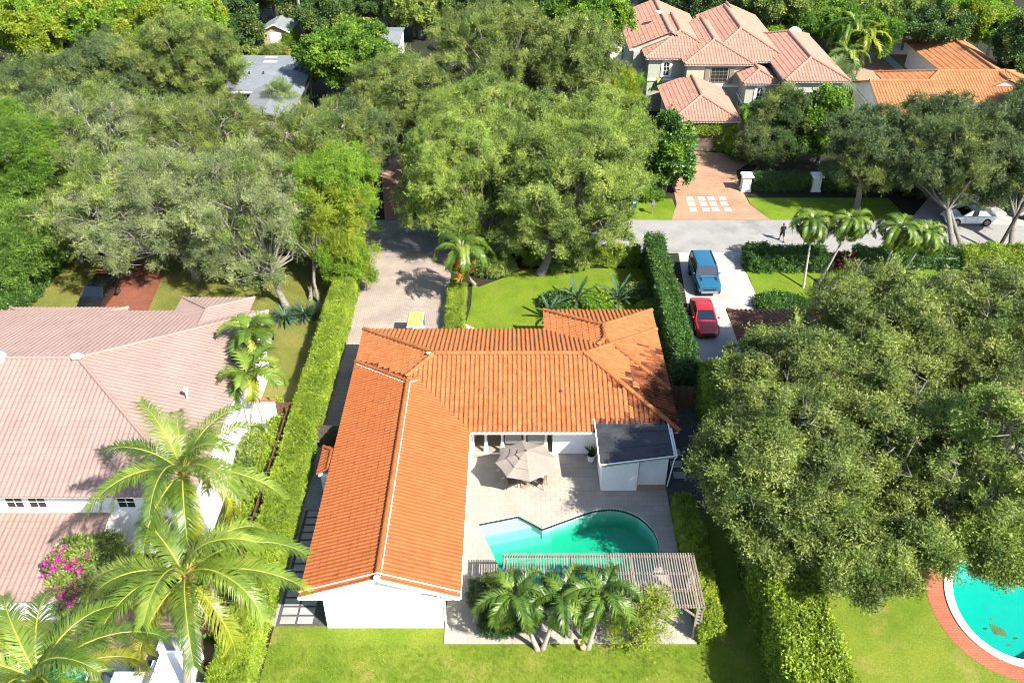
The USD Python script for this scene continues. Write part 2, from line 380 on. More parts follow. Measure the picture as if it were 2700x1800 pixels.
def watermat(name, absorb, density, bscale, bstr):
    M[name] = usdkit.material(stage, f'/World/Looks/{name}', {
        'g': ('geometry', {}), 'n': ('noise_texture', {'scale': bscale, 'detail': 3.0, 'distortion': .6}), 'b': ('bump', {'strength': bstr, 'distance': .05}),
        't': ('transparent_bsdf', {'color': (.97, 1, .99)}), 'gl': ('glossy_bsdf', {'roughness': .02, 'color': (1, 1, 1)}), 'f': ('fresnel', {'IOR': 1.33}), 'inv': ('math', {'math_type': 'subtract', 'value1': 1.0}), 'mul': ('math', {'math_type': 'multiply'}), 'm': ('mix_closure', {}),
        'v': ('absorption_volume', {'color': absorb, 'density': density})},
        [('g.position', 'n.vector'), ('n.fac', 'b.height'), ('b.normal', 'gl.normal'), ('b.normal', 'f.normal'), ('g.backfacing', 'inv.value2'), ('f.fac', 'mul.value1'), ('inv.value', 'mul.value2'), ('mul.value', 'm.fac'), ('t.BSDF', 'm.closure1'), ('gl.BSDF', 'm.closure2')],
        surface='m.closure', volume='v.volume')
watermat('pool_water', (.03, .86, .74), 1.15, 3.0, .35)
watermat('pool_water_blue', (.0, .84, .79), 1.2, 2.5, .3)

# ---------------------------------------------------------------- foliage builders
stage.CreateClassPrim('/World/leaf_sprays')
SPRAYS = {}
def make_sprays(kind, count, twigs, per, reach, ll, lw, up, droop=0.0):
    g = np.random.default_rng(sum(map(ord, kind)))
    for k in range(count):
        d = g.normal(0, 1, (twigs, 3)); d[:, 2] = d[:, 2] * .6 + up; d /= np.linalg.norm(d, axis=1)[:, None]
        L = reach * g.uniform(.55, 1.0, twigs)
        ti = np.repeat(np.arange(twigs), per); s = np.tile((np.arange(per) + .5) / per, twigs) + g.uniform(-.04, .04, twigs * per)
        c = d[ti] * (L[ti] * s)[:, None] + g.normal(0, ll * .35, (len(ti), 3)); c[:, 2] -= droop * (L[ti] * s) ** 2
        a = d[ti] * .7 + g.normal(0, .6, (len(ti), 3)); a /= np.linalg.norm(a, axis=1)[:, None]
        nn = g.normal(0, .5, (len(ti), 3)) + np.array([0, 0, .8]); b = np.cross(a, nn); b /= np.linalg.norm(b, axis=1)[:, None]
        q = g.uniform(.7, 1.25, (len(ti), 1)); up3 = np.cross(b, a)
        v = np.stack([c, c + a * q * ll * .5 + b * q * lw * .5 - up3 * lw * .12, c + a * q * ll, c + a * q * ll * .5 - b * q * lw * .5 - up3 * lw * .12], 1).reshape(-1, 3)
        usdkit.mesh(stage, f'/World/leaf_sprays/{kind}_{k:03d}', (v, np.arange(len(v)).reshape(-1, 4)))
    SPRAYS[kind] = count
make_sprays('oak', 5, 10, 11, .62, .12, .055, .75)
make_sprays('wisp', 5, 8, 10, .85, .12, .04, .9)
make_sprays('broad', 5, 7, 6, .60, .26, .14, .5, .3)
make_sprays('fern', 4, 5, 16, .95, .20, .05, .35, .35)
make_sprays('box', 5, 8, 6, .26, .085, .05, .5)
make_sprays('bigbox', 5, 8, 6, .34, .12, .07, .5)
make_sprays('far', 5, 8, 7, .75, .25, .13, .6)
make_sprays('bract', 3, 6, 6, .28, .11, .09, .5)
make_sprays('blade', 4, 14, 1, .05, .16, .012, 1.6)

def scatter(node, name, kind, mat, pos, nrm, smin=.75, smax=1.3, tilt=.6, seed=0, label=None):
    """Leaf sprays at the points pos, turned so that they grow out along nrm."""
    g = np.random.default_rng(seed + 11)
    n = len(pos)
    path = numbered(node.path, name)
    pi = UsdGeom.PointInstancer.Define(stage, path)
    UsdShade.MaterialBindingAPI.Apply(pi.GetPrim()).Bind(M[mat])
    rel = pi.CreatePrototypesRel()
    for k in range(SPRAYS[kind]):
        p = stage.DefinePrim(f'{path}/leaf_spray_{k:03d}', 'Mesh'); p.GetReferences().AddInternalReference(f'/World/leaf_sprays/{kind}_{k:03d}')
        rel.AddTarget(p.GetPath())
    z = np.asarray(nrm, float) * tilt + np.array([0, 0, 1 - tilt]) + g.normal(0, .18, (n, 3)); z /= np.linalg.norm(z, axis=1)[:, None]
    # quaternion turning +z to z, after a random spin about +z
    w = 1 + z[:, 2]; qx, qy, qz = -z[:, 1], z[:, 0], np.zeros(n)
    bad = w < 1e-3; w = np.where(bad, 0, w); qx = np.where(bad, 1, qx)
    sp = g.uniform(0, PI, n); cw, cz = np.cos(sp), np.sin(sp)
    Q = np.stack([w * cw - qz * cz, qx * cw + qy * cz, qy * cw - qx * cz, qz * cw + w * cz], 1); Q /= np.linalg.norm(Q, axis=1)[:, None]
    q16 = np.empty((n, 4), np.float16); q16[:, :3] = Q[:, 1:]; q16[:, 3] = Q[:, 0]
    pi.CreatePositionsAttr(Vt.Vec3fArray.FromNumpy((np.asarray(pos) - node.off).astype(np.float32)))
    pi.CreateOrientationsAttr(Vt.QuathArray([Gf.Quath(float(a), float(b), float(c), float(d)) for a, b, c, d in Q]))
    s = g.uniform(smin, smax, n).astype(np.float32)
    pi.CreateScalesAttr(Vt.Vec3fArray.FromNumpy(np.repeat(s[:, None], 3, 1)))
    pi.CreateProtoIndicesAttr(Vt.IntArray.FromNumpy(g.integers(0, SPRAYS[kind], n).astype(np.int32)))
    return tag(Node(path, node.off), label, kind='stuff')

def sphere_dirs(g, n):
    d = g.normal(0, 1, (n, 3)); return d / np.linalg.norm(d, axis=1)[:, None]

def tree(name, label, c, r, spray='oak', leaf='leaf_mid', base=None, bark='bark_grey', seed=0, lumps=None, dens=1.0, trunk_r=None, group=None, twigs=0, gaps=0.0, extra_bases=(), smin=.75, smax=1.3, cat='tree', lumpr=.285, under=-.8):
    g = np.random.default_rng(seed)
    c, r = np.array(c, float), np.array(r, float)
    base = np.array([c[0], c[1], 0.0] if base is None else [*base, 0.0])
    t = thing(name, label, cat, base, group=group)
    K = int((lumps or int(np.clip(7 + r[0] * 2.2, 8, 30))) * 1.9)
    d = sphere_dirs(g, K * 6); d = d[d[:, 2] > under]
    keep = [d[0]]
    for x in d[1:]:                                      # spread the lumps over the crown
        if len(keep) < K and min(np.linalg.norm(x - y) for y in keep) > 1.9 / math.sqrt(K):
            keep.append(x)
    d = np.array(keep); K = len(d)
    lr = r.min() * lumpr * g.uniform(.6, 1.4, K); lr = np.minimum(lr, r.mean() * .55)
    lc = c + d * (r - lr[:, None] * .75) * g.uniform(.74, 1.12, (K, 1))
    P, N, A = [], [], []
    cover = .20 if spray in ('oak', 'wisp', 'far') else .17 if spray in ('broad', 'fern') else .05
    for k in range(K):
        n = int(4 * PI * lr[k] ** 2 * .72 / cover * dens) + 6
        nt = max(5, n // 8); tq = sphere_dirs(g, int(nt * 1.4)); tq = tq[tq[:, 2] > -.45][:nt]     # leaves stand in tufts
        trad = g.uniform(.55, 1.12, len(tq)) * (.66 + .7 * meshkit.noise((lc[k] + tq * lr[k]) * 1.25, seed))
        ti = np.repeat(np.arange(len(tq)), 8); q = tq[ti] + g.normal(0, .5 / math.sqrt(nt), (len(ti), 3)); q /= np.linalg.norm(q, axis=1)[:, None]
        p = lc[k] + q * np.array([1.15, 1.15, .85]) * (lr[k] * trad[ti] * g.uniform(.86, 1.06, len(ti)))[:, None]
        plume, pq = [], []
        for _ in range(5):                              # shoots that stand out of the lump
            w = sphere_dirs(g, 1)[0]; w[2] = abs(w[2]) * .9 + .15; w /= np.linalg.norm(w); m = max(3, int(n * .055)); u = g.uniform(.65, 1.0, m)
            L_ = g.uniform(1.15, 1.6); plume.append(lc[k] + w * (lr[k] * L_ * u)[:, None] + g.normal(0, 1, (m, 3)) * (lr[k] * .30 * (1.15 - u))[:, None]); pq.append(np.tile(w, (m, 1)))
        p = np.vstack([p] + plume); q = np.vstack([q] + pq)
        deep = np.zeros(len(p), bool)
        for j in range(K):
            if j != k:
                deep |= np.linalg.norm(p - lc[j], axis=1) < lr[j] * .62
        if True:
            deep |= meshkit.noise(p * .62, seed + 5) < gaps + .08
        P.append(p[~deep]); N.append(q[~deep]); A.append(np.full(int((~deep).sum()), g.uniform() < .3))
    # a loose filling inside, so that the crown is not hollow
    m = int(K * 6 * dens); q = sphere_dirs(g, m); P.append(c + q * r * g.uniform(.3, .72, (m, 1))); N.append(q); A.append(np.zeros(m, bool))
    P, N, A = np.vstack(P), np.vstack(N), np.concatenate(A)
    P[:, 2] = np.maximum(P[:, 2], .3)
    H = c[2]; tr = trunk_r or .05 * r[0] + .08
    fork = base + (c - base) * [.34, .34, .52] + np.array([0, 0, -.1 * r[2]])
    mb = MB()
    wob = np.cumsum(g.normal(0, .05 * r[0] * .3, (5, 3)), 0); wob[0] = 0; wob[:, 2] = 0
    pts = base + (fork - base) * np.linspace(0, 1, 5)[:, None] + wob; pts[0, 2] = -.1
    mb.tube(pts, tr * np.array([1.35, 1.0, .92, .86, .8]), 9)
    for b in extra_bases:
        b3 = np.array([*b, -.1]); mid = b3 * .5 + fork * .5 + g.normal(0, .2, 3)
        mb.tube([b3, mid, fork + g.normal(0, .3, 3)], [tr * .9, tr * .75, tr * .6], 8)
    mb.build('trunk', M[bark], t, smooth=True)
    lb = MB(); top = pts[-1]
    for k in range(K):
        e = lc[k]; mid = top * .45 + e * .55 + g.normal(0, .08 * r[0], 3) - np.array([0, 0, .06 * r[2]])
        lb.tube([top, mid, e], [tr * .42, tr * .24, tr * .10], 5)
        for _ in range(2):
            q = sphere_dirs(g, 1)[0]; q[2] = abs(q[2]) * .7
            lb.tube([mid * .4 + e * .6, e + q * lr[k] * .5 + g.normal(0, .15, 3), e + q * lr[k] * .95], [tr * .13, tr * .08, .012], 4)
        for _ in range(twigs):
            q = sphere_dirs(g, 1)[0]; q[2] = abs(q[2]) * .8 + .1; q /= np.linalg.norm(q)
            a0 = e + q * lr[k] * .25; a1 = e + q * lr[k] * .8 + g.normal(0, .2, 3); a2 = e + q * lr[k] * g.uniform(1.0, 1.3) + g.normal(0, .3, 3)
            lb.tube([a0, a1, a2], [.05, .036, .012], 4)
            a3 = a1 + (a2 - a1) * .4 + sphere_dirs(g, 1)[0] * .7
            lb.tube([a1, a1 * .5 + a3 * .5 + g.normal(0, .06, 3), a3], [.03, .022, .010], 4)
    lb.build('limbs', M[bark], t, smooth=True, kind='stuff')
    A |= g.uniform(0, 1, len(A)) < .06
    scatter(t, 'crown', spray, leaf, P[~A], N[~A], smin, smax, .6, seed)
    if A.any():                                          # lighter boughs among the rest
        alt = {'leaf_olive': 'leaf_mid', 'leaf_mid': 'leaf_lime2', 'leaf_grey': 'leaf_mid', 'leaf_darkolive': 'leaf_olive', 'leaf_dark': 'leaf_olive', 'leaf_lime': 'leaf_yellow', 'leaf_bright': 'leaf_lime', 'leaf_yellow': 'leaf_lime', 'leaf_fern': 'leaf_bright', 'leaf_hedgedark': 'leaf_bright'}[leaf]
        scatter(t, 'light_boughs', 'wisp' if spray == 'oak' else spray, alt, P[A], N[A], smin, smax, .6, seed + 1)
    return t

def frond_mesh(g, root, az, el, L, droop, ll, n, lw, vee=.5, hang=.6, twist=0.0, mb=None, rb=None, rr=.03, tipw=.35, bushy=0.0):
    """One pinnate frond: leaflets go to mb, the midrib to rb."""
    S = np.linspace(0, 1, 13); pts = [np.array(root, float)]; e = el; h = np.array([math.cos(az), math.sin(az), 0])
    side = np.array([-math.sin(az), math.cos(az), 0])
    dirs = []
    for i in range(12):
        dv = h * math.cos(e) + np.array([0, 0, math.sin(e)]) + side * twist * S[i]
        dv /= np.linalg.norm(dv); dirs.append(dv); pts.append(pts[-1] + dv * L / 12); e -= droop / 12 * (1 + .8 * S[i])
    dirs.append(dirs[-1]); pts = np.array(pts); dirs = np.array(dirs)
    if rb is not None:
        rb.tube(pts, rr * np.linspace(1.25, .12, 13), 5)
    s = np.linspace(.14, 1.0, n); idx = s * 12
    def at(arr):
        return np.stack([np.interp(idx, np.arange(13), arr[:, k]) for k in range(3)], 1)
    P, D = at(pts), at(dirs); D /= np.linalg.norm(D, axis=1)[:, None]
    U = np.cross(np.cross(D, [0, 0, 1.0]), D); ln = np.linalg.norm(U, axis=1, keepdims=True); U = np.where(ln > 1e-3, U / np.maximum(ln, 1e-3), [0, 0, 1.]); B = np.cross(D, U)
    prof = np.sin(np.clip((s - .1) / .95, 0, 1) ** .75 * PI) ** .6 * (1 - .25 * s) + tipw * s ** 6
    for sg in (-1, 1):
        l = ll * prof * g.uniform(.85, 1.1, n)
        fwd = .45 + .75 * s + g.normal(0, .14, n); v_ = vee + g.normal(0, .18, n) + bushy * g.uniform(-1, 1, n)
        A = B * sg * 1.0 + D * fwd[:, None] + U * v_[:, None]; A /= np.linalg.norm(A, axis=1)[:, None]
        m1 = P + A * (l * .5)[:, None]; A2 = A + np.array([0, 0, -1.0]) * (hang * g.uniform(.6, 1.3, n))[:, None]; A2 /= np.linalg.norm(A2, axis=1)[:, None]
        m2 = m1 + A2 * (l * .5)[:, None]
        W = np.cross(A, U + D * .2); W /= np.maximum(np.linalg.norm(W, axis=1)[:, None], 1e-6); w = lw * np.ones(n)
        v = np.stack([P - W * w[:, None] * .35, P + W * w[:, None] * .35, m1 - W * w[:, None] * .5, m1 + W * w[:, None] * .5, m2 - W * w[:, None] * .06, m2 + W * w[:, None] * .06], 1).reshape(-1, 3)
        k = np.arange(n)[:, None] * 6
        mb.add(v, np.vstack([k + [0, 1, 3, 2], k + [2, 3, 5, 4]]))
    return pts

def palm(name, label, base, crown, nf, L, ll, leaf, seed=0, n=46, lw=.05, droop=1.5, e_lo=-.25, e_hi=1.25, trunk_r=.14, group=None, vee=.35, hang=.5, dead=0, shaft=False, bend=.4, rr=.03, big=False, coconuts=False, boots=False, azs=None, trunk='palm_trunk', bushy=0.0, deadleaf='leaf_dead'):
    g = np.random.default_rng(seed); base3 = np.array([*base, 0.]); crown = np.array(crown, float)
    t = thing(name, label, 'palm tree', base3, group=group)
    u = np.linspace(0, 1, 10); mid = base3 * .5 + crown * .5 + np.array([(base3 - crown)[0] * bend * -.3, (base3 - crown)[1] * bend * -.3, 0])
    pts = ((1 - u) ** 2)[:, None] * base3 + (2 * u * (1 - u))[:, None] * mid + (u ** 2)[:, None] * crown; pts[0, 2] = -.1
    MB().tube(pts, trunk_r * np.array([1.45, 1.08, 1, .97, .95, .93, .9, .88, .86, .8]), 10).build('trunk', M[trunk], t, smooth=True)
    if shaft:
        d = pts[-1] - pts[-2]; d /= np.linalg.norm(d)
        MB().tube([crown - d * .1, crown + d * .35, crown + d * .8], [trunk_r * .85, trunk_r * .95, trunk_r * .35], 8).build('crownshaft', M['palm_green_shaft'], t, smooth=True)
        root0 = crown + d * .7
    else:
        root0 = crown
    if boots:
        b = MB()
        for k in range(14):
            a = k * 2.4; q = np.array([math.cos(a), math.sin(a), 0])
            b.tube([root0 + q * .08 + [0, 0, -.5 + .04 * k], root0 + q * .22 + [0, 0, -.15 + .04 * k], root0 + q * .42 + [0, 0, .12 + .04 * k]], [.10, .08, .03], 5)
        b.build('frond_bases', M['palm_sheath'], t, smooth=True)
    if coconuts:
        for k in range(6):
            a = k * 1.05; MB().tm(trimesh.creation.icosphere(2, .13), trimesh.transformations.translation_matrix(root0 + [.28 * math.cos(a), .28 * math.sin(a), -.28 - .1 * (k % 2)])).build('coconut', M['palm_sheath'], t, smooth=True)
    for k in range(nf):
        f = (k + .5) / nf; az = (k * 2.39996 + g.normal(0, .15)) if azs is None else azs[k % len(azs)] + g.normal(0, .08)
        el = e_hi + (e_lo - e_hi) * f + g.normal(0, .08); Lk = L * g.uniform(.85, 1.08) * (.8 + .2 * math.sin(f * PI)) ; dr = droop * g.uniform(.8, 1.2)
        isdead = k >= nf - dead
        mb, rb = MB(), MB()
        lf = deadleaf if isdead else leaf if not isinstance(leaf, (list, tuple)) else leaf[int(f * len(leaf) * .999)]
        frond_mesh(g, root0, az, el if not isdead else -.75, Lk, dr, ll, n, lw, vee, hang, g.normal(0, .12), mb, rb if big else mb, rr, .35, bushy)
        fr = mb.build('frond', M[lf], t, label=('dead orange frond' if deadleaf == 'leaf_dead' else 'dry beige frond') if isdead else None)
        if big:
            rb.build('midrib', M['palm_rachis'], fr, smooth=True)
    return t

def fan_palm(name, label, base, crown, nf, R, leaf, seed=0, group=None, trunk_r=.18):
    g = np.random.default_rng(seed); base3 = np.array([*base, 0.]); crown = np.array(crown, float)
    t = thing(name, label, 'palm tree', base3, group=group)
    MB().tube([base3 - [0, 0, .1], base3 * .5 + crown * .5, crown], [trunk_r * 1.2, trunk_r, trunk_r], 9).build('trunk', M['bark_grey'], t, smooth=True)
    for k in range(nf):
        f = (k + .5) / nf; az = k * 2.39996 + g.normal(0, .2); el = 1.3 - 1.9 * f
        d = np.array([math.cos(az) * math.cos(el), math.sin(az) * math.cos(el), math.sin(el)]); hub = crown + d * R * .5
        mb = MB(); mb.tube([crown, hub], [.03, .02], 4)
        s = np.cross(d, [0, 0, 1.]); s /= max(np.linalg.norm(s), 1e-3); u = np.cross(s, d)
        for j in range(18):
            a = (j / 17 - .5) * 4.2; q = d * math.cos(a) + s * math.sin(a) + u * .15; q /= np.linalg.norm(q)
            w = np.cross(q, u); w /= np.linalg.norm(w); l = R * (.62 - .14 * abs(a) / 2.1); e1 = hub + q * l * .6; e2 = e1 + (q * .8 + np.array([0, 0, -.65])) * l * .42
            mb.add([hub - w * .01, hub + w * .01, e1 - w * .055, e1 + w * .055, e2 - w * .01, e2 + w * .01], [[0, 1, 3, 2], [2, 3, 5, 4]])
        mb.build('frond', M[leaf], t)
    return t

def box_points(g, x0, x1, y0, y1, z1, dens, z0=.1, wob=.12, seed=0):
    faces = [((x1 - x0) * (y1 - y0), 'top'), ((y1 - y0) * (z1 - z0), 'w'), ((y1 - y0) * (z1 - z0), 'e'), ((x1 - x0) * (z1 - z0), 's'), ((x1 - x0) * (z1 - z0), 'n')]
    P, N = [], []
    for area, k in faces:
        n = int(area * dens); a, b = g.uniform(0, 1, n), g.uniform(0, 1, n)
        X, Y, Z = x0 + (x1 - x0) * a, y0 + (y1 - y0) * a, z0 + (z1 - z0) * b
        if k == 'top': p = np.stack([X, y0 + (y1 - y0) * b, np.full(n, z1)], 1); nn = [0, 0, 1]
        elif k in 'we': p = np.stack([np.full(n, x0 if k == 'w' else x1), Y, Z], 1); nn = [-1 if k == 'w' else 1, 0, .25]
        else: p = np.stack([X, np.full(n, y0 if k == 's' else y1), Z], 1); nn = [0, -1 if k == 's' else 1, .25]
        P.append(p); N.append(np.tile(nn, (n, 1)))
    P, N = np.vstack(P), np.vstack(N).astype(float); N /= np.linalg.norm(N, axis=1)[:, None]
    return P + N * ((meshkit.fbm(P * .8, 3, seed) - .62) * wob * 4)[:, None], N

def hedge(name, label, x0, x1, y0, y1, h, leaf='leaf_hedge', spray='box', dens=30, seed=0, wob=.12, rotz=0.0, about=None, cat='hedge', smin=.8, smax=1.3, group=None):
    """A clipped hedge: twiggy body and a skin of leaves; rotz turns it about the point about."""
    g = np.random.default_rng(seed); cx, cy = about or ((x0 + x1) / 2, (y0 + y1) / 2)
    t = thing(name, label, cat, ((x0 + x1) / 2, (y0 + y1) / 2, 0), group=group)
    P, N = box_points(g, x0, x1, y0, y1, h, dens, wob=wob, seed=seed)
    R = trimesh.transformations.rotation_matrix(rotz, [0, 0, 1], [cx, cy, 0])
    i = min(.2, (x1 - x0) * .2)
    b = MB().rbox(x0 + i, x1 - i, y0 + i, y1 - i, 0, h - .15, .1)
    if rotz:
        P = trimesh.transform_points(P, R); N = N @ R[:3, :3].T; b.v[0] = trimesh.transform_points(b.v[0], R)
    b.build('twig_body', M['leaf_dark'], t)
    scatter(t, 'leaves', spray, leaf, P, N, smin, smax, .65, seed)
    return t

def bush(name, label, c, r, leaf='leaf_mid', spray='bigbox', dens=14, seed=0, group=None, cat='shrub', bloom=None, gaps=.0):
    """A rounded shrub standing on the ground at c = (x, y); r = (rx, ry, height)."""
    g = np.random.default_rng(seed); c3 = np.array([c[0], c[1], 0.]); r = np.array(r, float)
    t = thing(name, label, cat, c3, group=group)
    area = 2 * PI * r[0] * r[1] + PI * (r[0] + r[1]) * r[2] * .6; n = int(area * dens)
    q = sphere_dirs(g, n * 2); q = q[q[:, 2] > -.25][:n]
    k = .62 + (.60 + .5 * gaps) * meshkit.fbm(q * 1.9 + seed, 3, seed)
    P = c3 + [0, 0, r[2] * .38] + q * [r[0], r[1], r[2] * .62] * (k * g.uniform(.8, 1.06, len(q)))[:, None]; P[:, 2] = np.maximum(P[:, 2], .06)
    if gaps:
        ok = meshkit.noise(P * 1.6, seed) > gaps; P, q = P[ok], q[ok]
    mb = MB()
    for j in range(9):
        e = c3 + [0, 0, r[2] * .4] + sphere_dirs(g, 1)[0] * r * [.6, .6, .4]; mb.tube([c3 + g.normal(0, .06, 3) * [1, 1, 0] - [0, 0, .05], c3 * .4 + e * .6 + g.normal(0, .05, 3), e], [.035, .025, .01], 5)
    mb.build('stems', M['bark_dark'], t)
    scatter(t, 'foliage', spray, leaf, P, q, .8, 1.3, .6, seed)
    if bloom:
        m, frac, cen, rad = bloom
        d = np.linalg.norm((P - np.array(cen)) / np.array(rad), axis=1) < 1; B = P[d & (g.uniform(0, 1, len(P)) < frac) & (meshkit.noise(P * 1.3, seed + 3) > .45)]
        if len(B):
            scatter(t, 'blossom', 'bract', m, B + g.normal(0, .1, B.shape) + [0, 0, .12], np.tile([0, 0, 1.], (len(B), 1)), .7, 1.2, .5, seed + 2)
    return t

def tuft(name, label, c, n, L, leaf, seed=0, w=.05, spread=1.1, group=None, cat='shrub'):
    """A clump of arching strap leaves."""
    g = np.random.default_rng(seed); c3 = np.array([*c, 0.]); t = thing(name, label, cat, c3, group=group)
    mb = MB()
    for k in range(n):
        a = g.uniform(0, 2 * PI); e = g.uniform(.25, 1.45) / spread; h = np.array([math.cos(a), math.sin(a), 0.]); s = np.array([-h[1], h[0], 0]); l = L * g.uniform(.7, 1.1); p = c3 + h * .08; pts = [p]
        for j in range(4):
            p = p + (h * math.cos(e) + np.array([0, 0, math.sin(e)])) * l / 4; pts.append(p); e -= .35
        for j in range(4):
            wa, wb = w * [.6, 1, .9, .6, .1][j], w * [.6, 1, .9, .6, .1][j + 1]
            mb.quad(pts[j] - s * wa, pts[j] + s * wa, pts[j + 1] + s * wb, pts[j + 1] - s * wb)
    mb.build('leaves', M[leaf], t, kind='stuff')
    return t

def cycad(name, label, c, nf, L, leaf, seed=0, group=None, z=.25, droop=1.2, cat='shrub', ll=.32, n=30, lw=.05):
    g = np.random.default_rng(seed); c3 = np.array([*c, 0.]); t = thing(name, label, cat, c3, group=group)
    MB().tube([c3 - [0, 0, .05], c3 + [0, 0, z]], [.16, .13], 8).build('trunk', M['bark_dark'], t)
    for k in range(nf):
        mb = MB(); f = (k + .5) / nf
        frond_mesh(g, c3 + [0, 0, z], k * 2.39996, 1.35 - 1.1 * f, L * g.uniform(.8, 1.1), droop * (.5 + f), ll, n, lw, .5, .15, g.normal(0, .1), mb, mb, .02)
        mb.build('frond', M[leaf], t)
    return t

# ---------------------------------------------------------------- building parts
PROFILE_BARREL = (np.array([0, .06, .16, .29, .42, .52, .58, .68, .84, 1.0]), np.array([0, .55, .92, 1.0, .92, .55, 0, -.22, -.22, 0]))
PROFILE_S = (np.array([0, .12, .28, .45, .60, .72, .86, 1.0]), np.array([0, .5, .92, .92, .5, .12, -.05, 0]))
def rect(x0, x1, y0, y1, z, slope, axis, hips=(True, True)):
    return dict(x0=x0, x1=x1, y0=y0, y1=y1, z=z, s=slope, axis=axis, hips=hips)
def height(q, x, y):
    e = 1e-9
    ins = (x > q['x0'] - e) & (x < q['x1'] + e) & (y > q['y0'] - e) & (y < q['y1'] + e)
    ex, ey = np.minimum(x - q['x0'], q['x1'] - x), np.minimum(y - q['y0'], q['y1'] - y)
    a0, a1 = (y - q['y0'], q['y1'] - y) if q['axis'] == 'y' else (x - q['x0'], q['x1'] - x)
    d = ex if q['axis'] == 'y' else ey
    if q['hips'][0]: d = np.minimum(d, a0)
    if q['hips'][1]: d = np.minimum(d, a1)
    return np.where(ins, q['z'] + q['s'] * d, -99.0)
def facets(q):
    """(origin, along the eave, inward, eave length, reach up the slope at s)."""
    x0, x1, y0, y1 = q['x0'], q['x1'], q['y0'], q['y1']; h0, h1 = q['hips']
    if q['axis'] == 'y':
        W, L = x1 - x0, y1 - y0
        side = lambda s: np.minimum(np.minimum(W / 2 + 0 * s, s if h0 else 9e9), (L - s) if h1 else 9e9)
        out = [((x0, y0), (0, 1), (1, 0), L, side), ((x1, y0), (0, 1), (-1, 0), L, side)]
        end = lambda s: np.minimum(s, W - s)
        if h0: out.append(((x0, y0), (1, 0), (0, 1), W, end))
        if h1: out.append(((x0, y1), (1, 0), (0, -1), W, end))
    else:
        W, L = y1 - y0, x1 - x0
        side = lambda s: np.minimum(np.minimum(W / 2 + 0 * s, s if h0 else 9e9), (L - s) if h1 else 9e9)
        out = [((x0, y0), (1, 0), (0, 1), L, side), ((x0, y1), (1, 0), (0, -1), L, side)]
        end = lambda s: np.minimum(s, W - s)
        if h0: out.append(((x0, y0), (0, 1), (1, 0), W, end))
        if h1: out.append(((x1, y0), (0, 1), (-1, 0), W, end))
    return out
def ridge_lines(q):
    x0, x1, y0, y1 = q['x0'], q['x1'], q['y0'], q['y1']; h0, h1 = q['hips']
    if q['axis'] == 'y':
        w = (x1 - x0) / 2; zt = q['z'] + q['s'] * w; a = (x0 + w, y0 + (w if h0 else 0), zt); b = (x0 + w, y1 - (w if h1 else 0), zt)
        L = [(a, b)] + ([((x0, y0, q['z']), a), ((x1, y0, q['z']), a)] if h0 else []) + ([((x0, y1, q['z']), b), ((x1, y1, q['z']), b)] if h1 else [])
    else:
        w = (y1 - y0) / 2; zt = q['z'] + q['s'] * w; a = (x0 + (w if h0 else 0), y0 + w, zt); b = (x1 - (w if h1 else 0), y0 + w, zt)
        L = [(a, b)] + ([((x0, y0, q['z']), a), ((x0, y1, q['z']), a)] if h0 else []) + ([((x1, y0, q['z']), b), ((x1, y1, q['z']), b)] if h1 else [])
    return L
